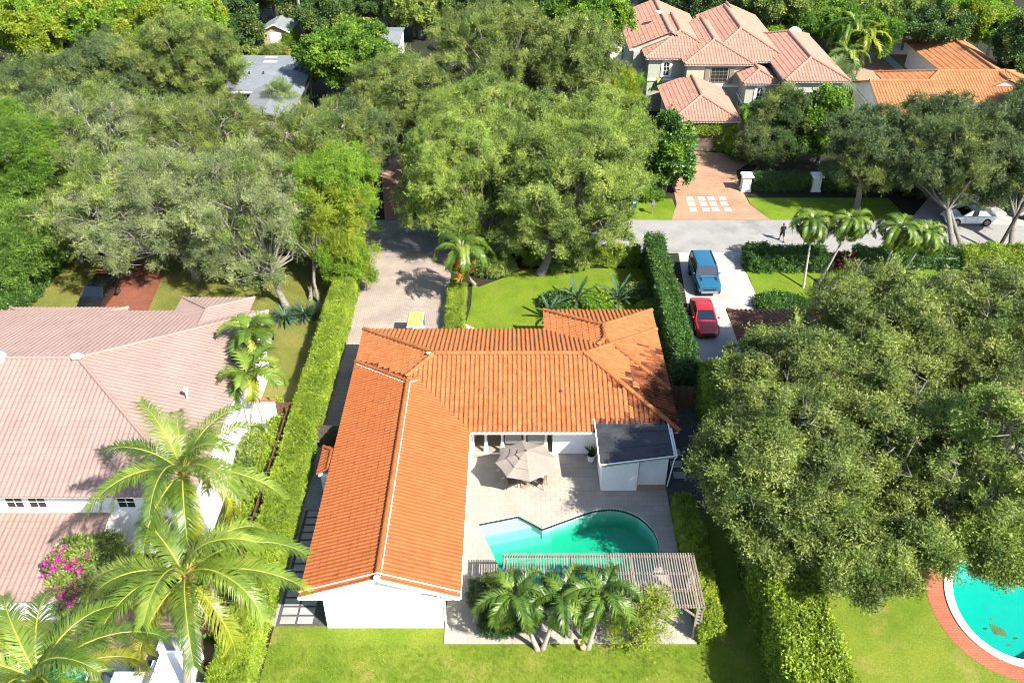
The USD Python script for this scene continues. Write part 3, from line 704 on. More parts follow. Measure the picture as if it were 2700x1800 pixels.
def tile_roof(node, rects, tmats, p=.3, r=.42, hb=.07, prof=PROFILE_S, parts=0, cap_r=.13, cap_mat=None, mortar=(), fascia='trim_white', cap_parts=False, lip=.035, others=(), ft=.20, skip=None, gable=None):
    """Barrel tiles laid course by course on hip roofs; tmats: one material per rect, or a function (x, y, rect number) -> material name."""
    U, Z = prof; nu = len(U); jobs = []
    for qi, q in enumerate(rects):
        MB().box(q['x0'] + .06, q['x1'] - .06, q['y0'] + .06, q['y1'] - .06, q['z'] - ft, q['z'] - .01).build('fascia', M[fascia], node)
        dk = MB()
        for (o, e, n, L, reach) in facets(q):
            o, e, n = np.array(o), np.array(e), np.array(n)
            ss = np.unique(np.concatenate([np.linspace(0, L, 2), [min(L, max(0, k)) for k in ((q['x1'] - q['x0']) / 2, (q['y1'] - q['y0']) / 2, L - (q['x1'] - q['x0']) / 2, L - (q['y1'] - q['y0']) / 2)]]))
            for a, b in zip(ss[:-1], ss[1:]):
                if b - a < 1e-4: continue
                ta, tb = float(reach(a + 1e-7)), float(reach(b - 1e-7))
                P = [np.append(o + e * s + n * t, q['z'] + q['s'] * t) for s, t in ((a, 0), (b, 0), (b, tb), (a, ta))]
                dk.quad(*P)
            nc = max(1, round(L / p)); pc = L / nc; T = float(max(reach(np.linspace(0, L, 41)))); nr = math.ceil(T / r)
            flip = (e[0] * n[1] - e[1] * n[0]) < 0
            for j in range(nr):
                t0 = j * r - (.06 if j == 0 else 0); t1 = (j + 1) * r + .03
                for i in range(nc):
                    s = (i + U) * pc; mx = np.maximum(reach(np.clip(s, 0, L)), 0)
                    if mx.max() < j * r + .05: continue
                    ct = min((j + .5) * r, mx.max()); c = o + e * (i + .5) * pc + n * ct; zc = q['z'] + q['s'] * ct
                    if any(height(k, c[0], c[1]) > zc + .10 for m, k in enumerate(list(rects) + list(others)) if m != qi) or (skip and skip(c[0], c[1], zc)): continue
                    ta, tb = np.minimum(t0, mx), np.minimum(t1, mx); jit = rng.normal(0, .006)
                    za = q['z'] + q['s'] * ta + hb * Z + lip + .03 + jit; zb = q['z'] + q['s'] * tb + hb * Z + .03 + lip * (1 - (tb - t0) / (t1 - t0)) * (tb < t1) + jit
                    A = np.column_stack([o + e * s[:, None] + n * ta[:, None], za]); B = np.column_stack([o + e * s[:, None] + n * tb[:, None], zb]); C = A - [0, 0, lip + .035]
                    k = np.arange(nu - 1); v = np.vstack([A, B, C]); f = np.vstack([np.stack([k, k + 1, nu + k + 1, nu + k], 1), np.stack([2 * nu + k, 2 * nu + k + 1, k + 1, k], 1)])
                    if flip: f = f[:, ::-1]
                    m = tmats(c[0], c[1], qi) if callable(tmats) else tmats[qi]
                    jobs.append((np.hypot(np.hypot(c[0], c[1]), 39 - zc), m, v, f))
        dk.build('roof_deck', M['roof_under'], node)
        if gable:
            for h_, end in zip(q['hips'], (0, 1)):
                if h_: continue
                if q['axis'] == 'y':
                    y_ = q['y0'] + .25 if end == 0 else q['y1'] - .25; w = (q['x1'] - q['x0']) / 2; tri = [(q['x0'] + .3, y_, q['z']), (q['x1'] - .3, y_, q['z']), (q['x0'] + w, y_, q['z'] + q['s'] * (w - .3))]
                else:
                    x_ = q['x0'] + .25 if end == 0 else q['x1'] - .25; w = (q['y1'] - q['y0']) / 2; tri = [(x_, q['y0'] + .3, q['z']), (x_, q['y1'] - .3, q['z']), (x_, q['y0'] + w, q['z'] + q['s'] * (w - .3))]
                MB().add(tri, [[0, 1, 2]]).build('gable_end', M[gable], node)
    jobs.sort(key=lambda a: a[0])
    for _, m, v, f in jobs[:parts]:
        MB().add(v, f).build('roof_tile', M[m], node, smooth=35)
    rest = {}
    for _, m, v, f in jobs[parts:]:
        rest.setdefault(m, MB()).add(v, f)
    for m, mb in rest.items():
        mb.build('roof_tiles', M[m], node, smooth=35, kind='stuff')
    cm = cap_mat or (tmats[0] if not callable(tmats) else tmats(rects[0]['x0'], rects[0]['y0'], 0))
    caps, mort = MB(), MB()
    for qi, q in enumerate(rects):
        for a, b in ridge_lines(q):
            a, b = np.array(a), np.array(b); L = np.linalg.norm(b - a)
            if L < .3: continue
            d = (b - a) / L; nseg = max(1, round(L / .42)); side = np.cross(d, [0, 0, 1]); side /= np.linalg.norm(side); up = np.cross(side, d)
            for k in range(nseg):
                p0, p1 = a + d * L * k / nseg, a + d * L * ((k + 1) / nseg + .03); pm = (p0 + p1) / 2
                if any(height(x, pm[0], pm[1]) > pm[2] + .12 for m, x in enumerate(list(rects) + list(others)) if m != qi) or (skip and skip(pm[0], pm[1], pm[2])): continue
                th = np.linspace(-.15, PI + .15, 8); vs = []
                for pp, rr, lift in ((p0, cap_r * 1.12, .07), (p1, cap_r * .92, .05)):
                    vs.append(pp + up * lift + np.cos(th)[:, None] * side * rr + np.sin(th)[:, None] * up * rr)
                v = np.vstack(vs + [vs[0] * .8 + (p0 + up * .07) * .2]); kk = np.arange(7)
                f = np.vstack([np.stack([kk, kk + 1, 8 + kk + 1, 8 + kk], 1), np.stack([16 + kk, 16 + kk + 1, kk + 1, kk], 1)])
                if cap_parts: MB().add(v, f[:, ::-1]).build('ridge_cap', M[cm[qi] if isinstance(cm, (list, tuple)) else cm], node, smooth=40)
                else: caps.add(v, f[:, ::-1])
                if qi in mortar:
                    flat_ = abs(d[2]) < .05
                    for sg in ((1,) if flat_ else (-1, 1)):
                        for h_ in range(2):
                            m0 = p0 + (p1 - p0) * (h_ / 2 + .04); m1 = p0 + (p1 - p0) * (h_ / 2 + .46); w = cap_r * (.95 + .22 * h_ + rng.uniform(-.05, .05))
                            mort.bar(m0 + side * sg * w + up * .03, m1 + side * sg * (w + .02) + up * .03, .032 + .02 * h_, .08)
    if caps.v: caps.build('ridge_caps', M[cm[0] if isinstance(cm, (list, tuple)) else cm], node, smooth=40, kind='stuff')
    if mort.v: mort.build('ridge_mortar', M['mortar_white'], node)

def arch_poly(w, h, arched, n=14):
    if not arched: return sbox(-w / 2, 0, w / 2, h)
    r = w / 2; return Polygon([(-r, 0), (r, 0)] + [(r * math.cos(t), h - r + r * math.sin(t)) for t in np.linspace(0, PI, n)])
def face_prism(poly, origin, side, proud, t):
    """A polygon drawn on a wall (u along side, v up) and pushed out along the wall's normal from proud to proud + t."""
    side = np.array([*side, 0.]); nrm = np.array([side[1], -side[0], 0.])
    mb = MB().prism(poly, proud, proud + t); out = MB()
    if mb.v:
        v, f = np.vstack(mb.v), np.vstack(mb.f)
        out.add(np.array(origin) + v[:, :1] * side + v[:, 1:2] * [0, 0, 1] + v[:, 2:] * nrm, f)
    return out
def window(node, origin, side, w, h, nx=2, ny=2, frame='white_frame', pane='dark_room', arched=False, fw=.08, name='window', surround=None, bar=.035):
    """origin: the middle of the sill on the wall; side: the wall's direction to the right when seen from outside."""
    outer, inner = arch_poly(w, h, arched), arch_poly(w - 2 * fw, h - 2 * fw, arched); inner = shapely.affinity.translate(inner, 0, fw)
    if surround:
        s = shapely.affinity.translate(arch_poly(w + .44, h + .36, arched), 0, -.12).difference(outer)
        face_prism(s, origin, side, -.02, .11).build('window_surround', M[surround], node)
    win = face_prism(outer.difference(inner), origin, side, -.02, .08).build(name, M[frame], node)
    face_prism(inner, origin, side, -.02, .045).build('pane', M[pane], win)
    b = unary_union([sbox(-w / 2 + fw + (w - 2 * fw) * k / nx - bar / 2, fw, -w / 2 + fw + (w - 2 * fw) * k / nx + bar / 2, h - fw) for k in range(1, nx)] + [sbox(-w / 2 + fw, fw + (h - 2 * fw) * k / ny - bar / 2, w / 2 - fw, fw + (h - 2 * fw) * k / ny + bar / 2) for k in range(1, ny)])
    b = b.intersection(inner)
    if not b.is_empty: face_prism(b, origin, side, .0, .045).build('muntins', M[frame], win)
    return win
def shapely_aff(): pass
import shapely.affinity
def post_fence(name, label, p, q, h, board, m, gap=.01, posts=2.4, cat='fence', rails=True, group=None):
    """A board fence from p to q: each board a piece, with posts and rails."""
    p, q = np.array(p, float), np.array(q, float); L = np.linalg.norm(q - p); d = (q - p) / L; t = thing(name, label, cat, (*p, 0), group=group); n = max(1, int(L / (board + gap))); rz = math.atan2(d[1], d[0]); nn = np.array([-d[1], d[0]])
    for k in range(n):
        c = p + d * (k + .5) * L / n; hh = h * rng.uniform(.97, 1.02); MB().obox((c[0], c[1], hh / 2 + .04), (L / n - gap, .025, hh), rz).build('board', M[m], t)
    for k in range(int(L / posts) + 2):
        c = p + d * min(k * posts, L) + nn * .06; MB().obox((c[0], c[1], h / 2 + .03), (.09, .09, h + .06), rz).build('post', M[m], t)
    if rails:
        for z in (.4, h - .3):
            c = (p + q) / 2 + nn * .035; MB().obox((c[0], c[1], z), (L, .04, .09), rz).build('rail', M[m], t)
    return t

# ---------------------------------------------------------------- vehicles and people
def loft(stations, prof):
    """stations: (x, half width, z low, z belt, shoulder inset); prof(u): a body section. Returns a closed surface."""
    rings = []
    for x, hw, z0, z1, inset in stations:
        r = [(hw * .90, z0), (hw * .985, z0 + (z1 - z0) * .16), (hw, z0 + (z1 - z0) * .45), (hw * .985, z0 + (z1 - z0) * .72), (hw - inset * .45, z1 - (z1 - z0) * .08), (hw - inset, z1), ((hw - inset) * .5, z1 + prof), (0, z1 + prof * 1.25)]
        r = r + [(-a, b) for a, b in r[-2::-1]]
        rings.append([(x, a, b) for a, b in r])
    V = np.array(rings, float); m, n = V.shape[:2]; i = np.arange(m - 1)[:, None] * n; j = np.arange(n)[None]; jn = (j + 1) % n
    f = np.stack([i + j, i + jn, i + n + jn, i + n + j], -1).reshape(-1, 4)
    v = V.reshape(-1, 3); v2 = np.vstack([v, V[0].mean(0), V[-1].mean(0)]); k = np.arange(n)
    f = np.vstack([f[:, [0, 1, 2]], f[:, [0, 2, 3]], np.stack([(k + 1) % n, k, np.full(n, m * n)], 1), np.stack([(m - 1) * n + k, (m - 1) * n + (k + 1) % n, np.full(n, m * n + 1)], 1)])
    return v2, f[:, ::-1]
def wheel(t, x, y, r, w, sgn):
    a = np.linspace(0, 2 * PI, 21)[:-1]
    prof = [(r * .62, -w / 2), (r * .9, -w / 2), (r, -w * .32), (r, w * .32), (r * .9, w / 2), (r * .62, w / 2)]
    V = np.array([[(x + p * math.cos(q), y + d, r + p * math.sin(q)) for p, d in prof] for q in a]); n = len(prof); m = len(a)
    i = np.arange(m)[:, None] * n; inx = (np.arange(m)[:, None] + 1) % m * n; j = np.arange(n - 1)[None]
    mb = MB().add(V.reshape(-1, 3), np.stack([i + j, i + j + 1, inx + j + 1, inx + j], -1).reshape(-1, 4)); wh = mb.build('wheel', M['tyre'], t, smooth=40)
    rb = MB(); yo = y + sgn * w * .38
    for k in range(5):
        q = k * 2 * PI / 5; rb.bar((x, yo, r), (x + r * .62 * math.cos(q), yo, r + r * .62 * math.sin(q)), .07, .05, up=(0, 1, 0))
    for q in a:
        rb.bar((x + r * .6 * math.cos(q), yo, r + r * .6 * math.sin(q)), (x + r * .6 * math.cos(q + .33), yo, r + r * .6 * math.sin(q + .33)), .06, .06, up=(0, 1, 0))
    rb.tm(trimesh.creation.cylinder(radius=.09, height=.06, sections=10), trimesh.transformations.translation_matrix((x, yo, r)) @ trimesh.transformations.rotation_matrix(PI / 2, [1, 0, 0])); rb.build('rim', M['rim'], wh)
    MB().tm(trimesh.creation.cylinder(radius=r * .6, height=.03, sections=16), trimesh.transformations.translation_matrix((x, y + sgn * w * .2, r)) @ trimesh.transformations.rotation_matrix(PI / 2, [1, 0, 0])).build('brake_disc', M['metal_dark'], wh)
def car(name, label, cat, loc, rotz, paint, body, cab, wheels, wr=.34, roofmat=None, prof=.03, suv=False, group=None):
    """body: stations from tail to nose; cab: (x rear base, x rear top, x front top, x front base, z belt, z roof, half width base, half width top)."""
    t = thing(name, label, cat, loc, rotz, group)
    v, f = loft(body, prof); hw = max(s[1] for s in body)
    MB().add(v, f).build('body', M[paint], t, smooth=32)
    xr, xrt, xft, xf, zb, zr, wb, wt = cab
    B = [(xr, -wb, zb), (xf, -wb, zb), (xf, wb, zb), (xr, wb, zb)]; T = [(xrt, -wt, zr), (xft, -wt, zr), (xft, wt, zr), (xrt, wt, zr)]
    B, T = np.array(B, float), np.array(T, float)
    ins = .02; mb = MB().add(np.vstack([B - [0, 0, .06], T]) , [[0, 1, 5, 4], [1, 2, 6, 5], [2, 3, 7, 6], [3, 0, 4, 7]]); mb.build('cabin', M['car_trim'], t)
    def pane(a, b, c, d, name, inset, label=None, m='car_glass'):
        a, b, c, d = map(np.asarray, (a, b, c, d)); ce = (a + b + c + d) / 4; n = np.cross(b - a, d - a); n = n / np.linalg.norm(n)
        if np.dot(n, ce - np.array([(xr + xf) / 2, 0, (zb + zr) / 2])) < 0: n = -n
        q = [ce + (p - ce) * (1 - inset) + n * .012 for p in (a, b, c, d)]
        return MB().slab(q, .01).build(name, M[m], t) if False else MB().quad(*q).build(name, M[m], t)
    pane(B[1], B[2], T[2], T[1], 'windshield', .07); pane(B[3], B[0], T[0], T[3], 'rear_window', .09)
    for s, (i, j) in ((-1, (0, 1)), (1, (3, 2))):
        nwin = 3 if suv else 2
        for k in range(nwin):
            u0, u1 = k / nwin + .012, (k + 1) / nwin - .012
            pane(B[i] + (B[j] - B[i]) * u0, B[i] + (B[j] - B[i]) * u1, T[i] + (T[j] - T[i]) * u1, T[i] + (T[j] - T[i]) * u0, 'side_window', .09)
    # pillars and roof in body colour
    pm = MB()
    for k in range(4): pm.bar(B[k] + [0, 0, -.03], T[k], .10, .07, up=(0, 1, 0))
    pm.build('pillars', M[paint if not suv else 'car_trim'], t)
    r = [((xrt, 0, zr - .02), 0)]; n = 9; V = []
    for x in np.linspace(xrt - .05, xft + .05, 7):
        u = (x - xrt) / (xft - xrt); V.append([(x, y * (wt + .03), zr + .05 * (1 - y * y * .9) * (1 - .5 * (2 * u - 1) ** 2) - (.02 if abs(y) == 1 else 0)) for y in np.linspace(-1, 1, n)])
    V = np.array(V).reshape(-1, 3); i = np.arange(6)[:, None] * n; j = np.arange(n - 1)[None]; f = np.stack([i + j, i + j + n, i + j + n + 1, i + j + 1], -1).reshape(-1, 4)
    lo = V.copy(); lo[:, 2] = zr - .03; V2 = np.vstack([V, lo]); edge = [k for k in range(n)] ; E = []
    ringi = list(range(0, n)) + [k * n + n - 1 for k in range(1, 7)] + [6 * n + k for k in range(n - 2, -1, -1)] + [k * n for k in range(5, 0, -1)]
    for a, b in zip(ringi, ringi[1:] + ringi[:1]): E.append([a, b, b + 7 * n, a + 7 * n])
    MB().add(V2, np.vstack([f, np.array(E)])).build('roof', M[roofmat or paint], t, smooth=32)
    for x in wheels:
        for s in (-1, 1):
            MB().tm(trimesh.creation.cylinder(radius=wr * 1.17, height=.06, sections=22), trimesh.transformations.translation_matrix((x, s * (hw - .022), wr)) @ trimesh.transformations.rotation_matrix(PI / 2, [1, 0, 0])).build('wheel_arch', M['car_trim'], t)
            wheel(t, x, s * (hw - .085), wr, .23, s)
    for s in (-1, 1):
        for xq in (xf - .32, xr * .5 + xf * .5 - .05, xr + .35):
            MB().box(xq - .008, xq + .008, s * (hw - .006) - .008, s * (hw - .006) + .008, .42, zb - .1).build('door_seam', M['car_trim'], t)
    xn, xt = body[-1][0], body[0][0]; hn, zn0, zn1 = body[-1][1], body[-1][2], body[-1][3]; ht, zt0, zt1 = body[0][1], body[0][2], body[0][3]
    for s in (-1, 1):
        MB().tm(hull([((xn - .10, s * (hn - .13), zn1 - .13), (.09, .15, .06)), ((xn - .24, s * (hn - .03), zn1 - .10), (.08, .04, .05))])).build('headlight', M['headlight'], t, smooth=True)
        MB().tm(hull([((xt + .02, s * (ht - .16), zt1 - .16), (.04, .12, .07))])).build('tail_light', M['lamp_red'], t, smooth=True)
        MB().tm(hull([((xf - .25, s * (hw + .07), zb + .08), (.07, .11, .075))])).build('wing_mirror', M[paint], t, smooth=True)
        for xh in ((xr * .35 + xf * .65, xr * .65 + xf * .35) if True else ()):
            MB().box(xh - .09, xh + .09, s * (hw - .015) - .012, s * (hw - .015) + .012, zb - .14, zb - .11).build('door_handle', M[paint], t)
    MB().box(xn - .05, xn + .025, -hn * .55, hn * .55, zn0 + (zn1 - zn0) * .40, zn0 + (zn1 - zn0) * .68).build('grille', M['car_trim'], t)
    MB().box(xn - .07, xn + .02, -hn * .85, hn * .85, zn0 - .02, zn0 + (zn1 - zn0) * .22).build('front_bumper', M['car_trim'], t)
    MB().box(xt - .03, xt + .06, -ht * .9, ht * .9, zt0, zt0 + (zt1 - zt0) * .25).build('rear_bumper', M['car_trim'], t)
    return t
SEDAN = [(-2.35, .72, .34, .82, .10), (-2.22, .84, .26, .95, .12), (-1.7, .90, .22, 1.0, .12), (-.9, .915, .20, .96, .10), (.3, .915, .20, .94, .10), (1.0, .91, .20, .93, .11), (1.6, .89, .22, .86, .14), (2.05, .82, .24, .76, .18), (2.30, .66, .28, .62, .2)]
SEDAN_CAB = (-1.75, -1.15, .05, .95, .95, 1.43, .80, .60)
SUV = [(-2.25, .80, .40, 1.05, .08), (-2.15, .90, .34, 1.12, .09), (-1.4, .945, .30, 1.12, .08), (0, .95, .30, 1.11, .08), (.9, .95, .30, 1.10, .09), (1.6, .93, .32, 1.02, .12), (2.1, .87, .34, .92, .16), (2.28, .72, .38, .76, .18)]
SUV_CAB = (-2.1, -1.75, .15, .95, 1.11, 1.66, .84, .68)
OFFROAD = [(-2.30, .90, .48, 1.20, .06), (-2.24, .97, .42, 1.24, .07), (-1.4, .985, .40, 1.24, .07), (0, .985, .40, 1.22, .07), (.8, .985, .40, 1.20, .07), (1.5, .98, .42, 1.16, .08), (2.05, .96, .46, 1.10, .10), (2.30, .88, .50, 1.0, .12)]
OFFROAD_CAB = (-2.26, -2.14, .42, .86, 1.20, 1.88, .92, .80)
def capsule_body(bones, res=.02, it=8):
    import manifold3d as m3
    ico = trimesh.creation.icosphere(subdivisions=2).vertices; total = None
    for a, ra, b, rb in bones:
        h = m3.Manifold.hull_points(np.vstack([np.array(a) + ico * ra, np.array(b) + ico * rb]).tolist()); total = h if total is None else total + h
    total = total.refine_to_length(res); m = total.to_mesh(); tm = trimesh.Trimesh(m.vert_properties[:, :3], m.tri_verts, process=True)
    trimesh.smoothing.filter_taubin(tm, iterations=it); return tm

# ---------------------------------------------------------------- the ground, roads and pools
pool_edge = [(-1.98, 36.82), (0.36, 37.45), (1.77, 36.44), (2.67, 36.88), (3.51, 37.28), (4.26, 37.64), (4.99, 37.92), (5.76, 38.04), (6.27, 38.01), (6.73, 37.88), (7.14, 37.67), (7.54, 37.37), (7.93, 36.90), (8.26, 36.29), (8.41, 35.66), (8.42, 34.96), (8.34, 34.32), (8.15, 33.72), (7.78, 33.17), (7.25, 32.71), (6.54, 32.41), (5.34, 32.29), (-0.24, 32.29)]
POOL = Polygon(pool_edge)
POOL2C = (27.91, 31.06)
POOL2 = shapely.affinity.translate(shapely.affinity.rotate(shapely.affinity.scale(Point(0, 0).buffer(1, 40), 3.2, 4.3), -32), 27.25, 31.5)
PATIO_POOL = Polygon([(-25.34, 28.49), (-23.11, 28.49), (-21.08, 26.72), (-20.88, 24.59), (-23.99, 24.59), (-25.50, 26.47)])
holes = [POOL.buffer(.2), POOL2.buffer(.2), PATIO_POOL.buffer(.1)]
def sheet(name, poly, z, m, kind='structure', **k):
    return MB().flat(poly, z).build(name, M[m], kind=kind, **k)
allholes = unary_union(holes)
sheet('ground', sbox(-420, -60, 420, 620).difference(allholes), 0.0, 'soil')
sheet('road', sbox(-120, 69.0, 140, 75.4), .012, 'road')
back_lawn = sbox(-12.75, 14, 12.65, 28.5).union(sbox(-12.75, 28.4, -3.5, 29.6)).union(sbox(9.45, 28.4, 12.65, 43))
sheet('back_lawn', back_lawn.difference(allholes), .03, 'grass')
sheet('front_lawn', Polygon([(-3.7, 53.3), (-3.7, 57.2), (-3.3, 60.5), (-3.3, 66.2), (11.4, 66.4), (11.4, 53.3)]), .03, 'grass_front')
sheet('neighbour_lawn', sbox(15.2, 14, 45, 33.6).difference(POOL2.buffer(.2)), .03, 'grass')
sheet('side_lawn', sbox(-18.4, 46, -14.0, 59.0), .03, 'grass_dry')
sheet('west_front_lawn', sbox(-44, 46, -18.4, 68.6).union(sbox(-18.4, 59.0, -14.0, 68.6)), .03, 'grass_dry')
sheet('east_front_lawn', Polygon([(19.77, 67.10), (20.07, 64.70), (19.99, 60.62), (23.94, 60.30), (26.51, 67.63)]), .03, 'grass_front')
sheet('verge_lawn', Polygon([(19.81, 67.33), (21.69, 68.97), (45.25, 69.01), (43.23, 64.70), (20.73, 64.70)]), .02, 'grass_front')
sheet('north_verge', Polygon([(10.83, 75.40), (15.30, 75.40), (15.75, 77.29), (15.75, 79.83), (11.28, 79.64)]), .03, 'grass_front')
sheet('east_verge', Polygon([(24.29, 75.40), (37.30, 75.40), (37.05, 80.02), (23.15, 80.02), (23.18, 78.59)]), .03, 'grass_front')
sheet('shed_lawn', Polygon([(-38.20, 127.96), (-36.91, 130.42), (-26.48, 132.11), (-24.89, 122.50), (-36.85, 122.50)]), .03, 'grass_dry')
sheet('main_driveway', sbox(-12.75, 53.0, -5.2, 69.0).union(sbox(-12.75, 43.7, -9.5, 53.0)), .045, 'paver_beige')
sheet('front_walk', Polygon([(-4.21, 57.74), (-3.89, 58.04), (-2.63, 57.07), (-2.57, 55.15), (-4.09, 55.15)]), .05, 'concrete_white')
sheet('lane', Polygon([(-11.98, 75.40), (-9.40, 75.40), (-11.19, 87.46), (-12.34, 92.42), (-13.84, 87.80)]), .03, 'paver_pink')
sheet('villa_driveway', Polygon([(15.05, 75.36), (24.32, 75.36), (23.10, 78.59), (22.98, 82.50), (23.30, 86.15), (25.13, 88.35), (22.87, 90.99), (18.93, 91.46), (17.32, 85.62), (16.17, 81.49), (15.99, 78.59)]), .035, 'paver_pink')
sheet('east_driveway', Polygon([(14.72, 69.13), (22.50, 69.13), (19.95, 67.10), (20.07, 60.49), (22.73, 59.66), (17.39, 55.72), (14.58, 51.34), (13.48, 51.34)]).buffer(.01), .03, 'concrete_white')
MB().box(13.2, 20.0, 62.55, 62.59, .028, .034).build('driveway_joint', M['slab_grey'], kind='structure')
sheet('far_driveway', Polygon([(37.36, 75.22), (41.23, 80.31), (43.36, 81.89), (53.77, 80.90), (50.31, 73.92), (37.26, 74.96)]), .03, 'concrete_white')
sheet('red_driveway', Polygon([(-36.08, 68.78), (-29.77, 66.88), (-28.83, 57.98), (-33.60, 57.98)]), .045, 'paver_red')
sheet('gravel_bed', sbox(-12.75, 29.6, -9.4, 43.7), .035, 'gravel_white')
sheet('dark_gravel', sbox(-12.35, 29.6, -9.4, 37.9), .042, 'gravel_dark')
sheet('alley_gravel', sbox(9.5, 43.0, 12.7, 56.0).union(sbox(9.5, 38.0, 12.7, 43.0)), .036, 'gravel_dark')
sheet('mulch_bed', Polygon([(2.41, 67.10), (12.22, 67.10), (12.39, 68.39), (-2.91, 68.39), (-4.26, 64.70), (-2.75, 63.30)]), .034, 'mulch')
sheet('hedge_bed', sbox(-12.75, 18, -12.42, 29.6), .045, 'mulch')
sheet('patio', sbox(-28, 14, -14.1, 31.5).difference(PATIO_POOL.buffer(.1)), .03, 'patio_tan')
sheet('brick_surround', POOL2.buffer(1.35).difference(POOL2.buffer(.2)), .04, 'brick_red')
sheet('villa_court', sbox(45, 106, 62, 128), .03, 'patio_tan')
# short grass standing up out of the near lawn
gl = thing('lawn_blades', 'short bright blades of grass standing in the near lawn', 'grass', (0, 24, 0), kind='stuff')
gp = rng.uniform([-12.5, 20, .03], [12.4, 28.4, .03], (9000, 3)); scatter(gl, 'blades', 'blade', 'leaf_hedge', gp, np.tile([0, 0, 1.], (len(gp), 1)), .5, 1.1, .1, 3)

# ---------------------------------------------------------------- pool deck
deck_poly = sbox(-3.5, 28.5, 9.45, 42.8)
deck = thing('pool_deck', 'pale stone paving around the kidney shaped green pool', 'paving', (3, 35, 0), kind='structure')
MB().flat(deck_poly.difference(POOL.buffer(.16)), .045).build('joint_bed', M['deck_joint'], deck)
outb = Polygon([(5.42, 42.8), (5.42, 39.5), (7.6, 39.5), (7.75, 39.95), (9.45, 39.95), (9.45, 42.8)])
cut = POOL.buffer(.02).union(outb)
stones = []
yy, row = 28.5, 0
while yy < 42.8:
    h_ = .405; xx = -3.5 - (.31 if row % 2 else 0)
    while xx < 9.45:
        w_ = .615; s_ = sbox(xx + .005, yy + .005, xx + w_ - .005, yy + h_ - .005).intersection(deck_poly).difference(cut)
        if s_.area > .01: stones.append((yy, s_))
        xx += w_
    yy += h_; row += 1
vis = sorted(stones, key=lambda a: (abs(a[1].centroid.x - 3) > 6.5, -(a[0] > 32.2) , a[0]))
for _, s_ in vis[:300]:
    MB().prism(s_, .05, .075 + rng.uniform(-.003, .003)).build('paving_stone', M['deck_stone'], deck)
rest = MB()
for _, s_ in vis[300:]:
    rest.prism(s_, .05, .075 + rng.uniform(-.003, .003))
rest.build('paving_stones', M['deck_stone'], deck, kind='stuff')

def pool(name, label, poly, depth, water, plaster, steps=(), tiles=True, wl=-.14, coping=None, zc=.10):
    c = poly.centroid; t = thing(name, label, 'swimming pool', (c.x, c.y, 0))
    b = MB().prism(poly.buffer(.18).difference(poly), -depth, .03).prism(poly.buffer(.18), -depth - .2, -depth)
    b.build('basin', M[plaster], t)
    for k, (sp, z) in enumerate(steps):
        MB().prism(sp.intersection(poly.buffer(.01)), -depth + .002, z).build('step', M[plaster], t)
    if tiles:
        P = np.array(poly.exterior.coords); tb = MB()
        for a, q in zip(P[:-1], P[1:]):
            L = np.linalg.norm(q - a); n = max(1, round(L / .15)); d = (q - a) / L; nn = np.array([-d[1], d[0]])
            if not poly.contains(Point(*(a * .5 + q * .5 + nn * .05))): nn = -nn
            for k in range(n):
                m = a + d * (k + .5) * L / n + nn * .008; tb.obox((m[0], m[1], -.085), (L / n - .012, .016, .15), math.atan2(d[1], d[0]))
        tb.build('waterline_tiles', M['pool_tile'], t, kind='stuff')
    if coping:
        n = 44; ring = poly.buffer(.42).difference(poly.buffer(-.02)); 
        for k in range(n):
            a0, a1 = k * 2 * PI / n, (k + 1) * 2 * PI / n - .004
            w = Polygon([(c.x, c.y), (c.x + 9 * math.cos(a0), c.y + 9 * math.sin(a0)), (c.x + 9 * math.cos(a1), c.y + 9 * math.sin(a1))]).intersection(ring)
            MB().prism(w, .03, zc).build('coping_stone', M[coping], t)
    MB().prism(poly.buffer(.06), -depth - .08, wl).build('water', M[water], t)
    return t
e0, e1 = np.array(pool_edge[0]), np.array(pool_edge[1]); dd = (e1 - e0) / np.linalg.norm(e1 - e0); dn = np.array([dd[1], -dd[0]])
def strip(a, b):
    p = [e0 + dn * a - dd * 3, e0 + dn * a + dd * 9, e0 + dn * b + dd * 9, e0 + dn * b - dd * 3]; return Polygon(p).intersection(Polygon([(-4, 28), (2.6, 28), (2.2, 40), (-4, 40)]))
pool('swimming_pool', 'kidney shaped pool of green water with pale steps in its left corner', POOL, 1.5, 'pool_water', 'pool_plaster', [(strip(-.1, .75), -.30), (strip(.75, 1.25), -.58), (strip(1.25, 1.7), -.88), (strip(1.7, 2.3), -1.25)])
pool('swimming_pool', 'round turquoise pool with white rim at the lower right corner', POOL2, 1.5, 'pool_water_blue', 'pool_plaster_blue', coping='coping_white', tiles=False)
pool('garden_pool', 'small turquoise pool half hidden below the palm at the lower left corner', PATIO_POOL, 1.0, 'pool_water_blue', 'pool_plaster_blue', tiles=False)
# floating fronds and leaves
fl = thing('floating_frond', 'dark dead palm leaf floating on the turquoise pool', 'leaf', (25.1, 29.25, 0), rotz=.7)
mb = MB()
for k in range(9):
    a = -.9 + k * .22; mb.bar((0, 0, -.125), (.62 * math.cos(a), .62 * math.sin(a), -.12), .09, .01)
mb.build('leaflets', M['leaf_darkolive'], fl)
for k, (p_, lab) in enumerate((((24.7, 29.6), 'short thin leaf floating nearest the left rim of the turquoise pool'), ((25.5, 28.6), 'longest dark leaf floating below the dead palm leaf on turquoise pool'), ((25.3, 30.2), 'small upright leaf floating above the dead palm leaf on turquoise pool'), ((26.0, 29.0), 'dark leaf floating right of the dead palm leaf on turquoise pool'))):
    tag(MB().slab([(p_[0] - .12, p_[1] - .05, -.125), (p_[0] + .05, p_[1] - .09, -.125), (p_[0] + .22, p_[1] + .0, -.125), (p_[0] + .02, p_[1] + .06, -.125)], .008).build('floating_leaf', M['leaf_darkolive']), lab, 'leaf', 'leaves floating on the turquoise pool')
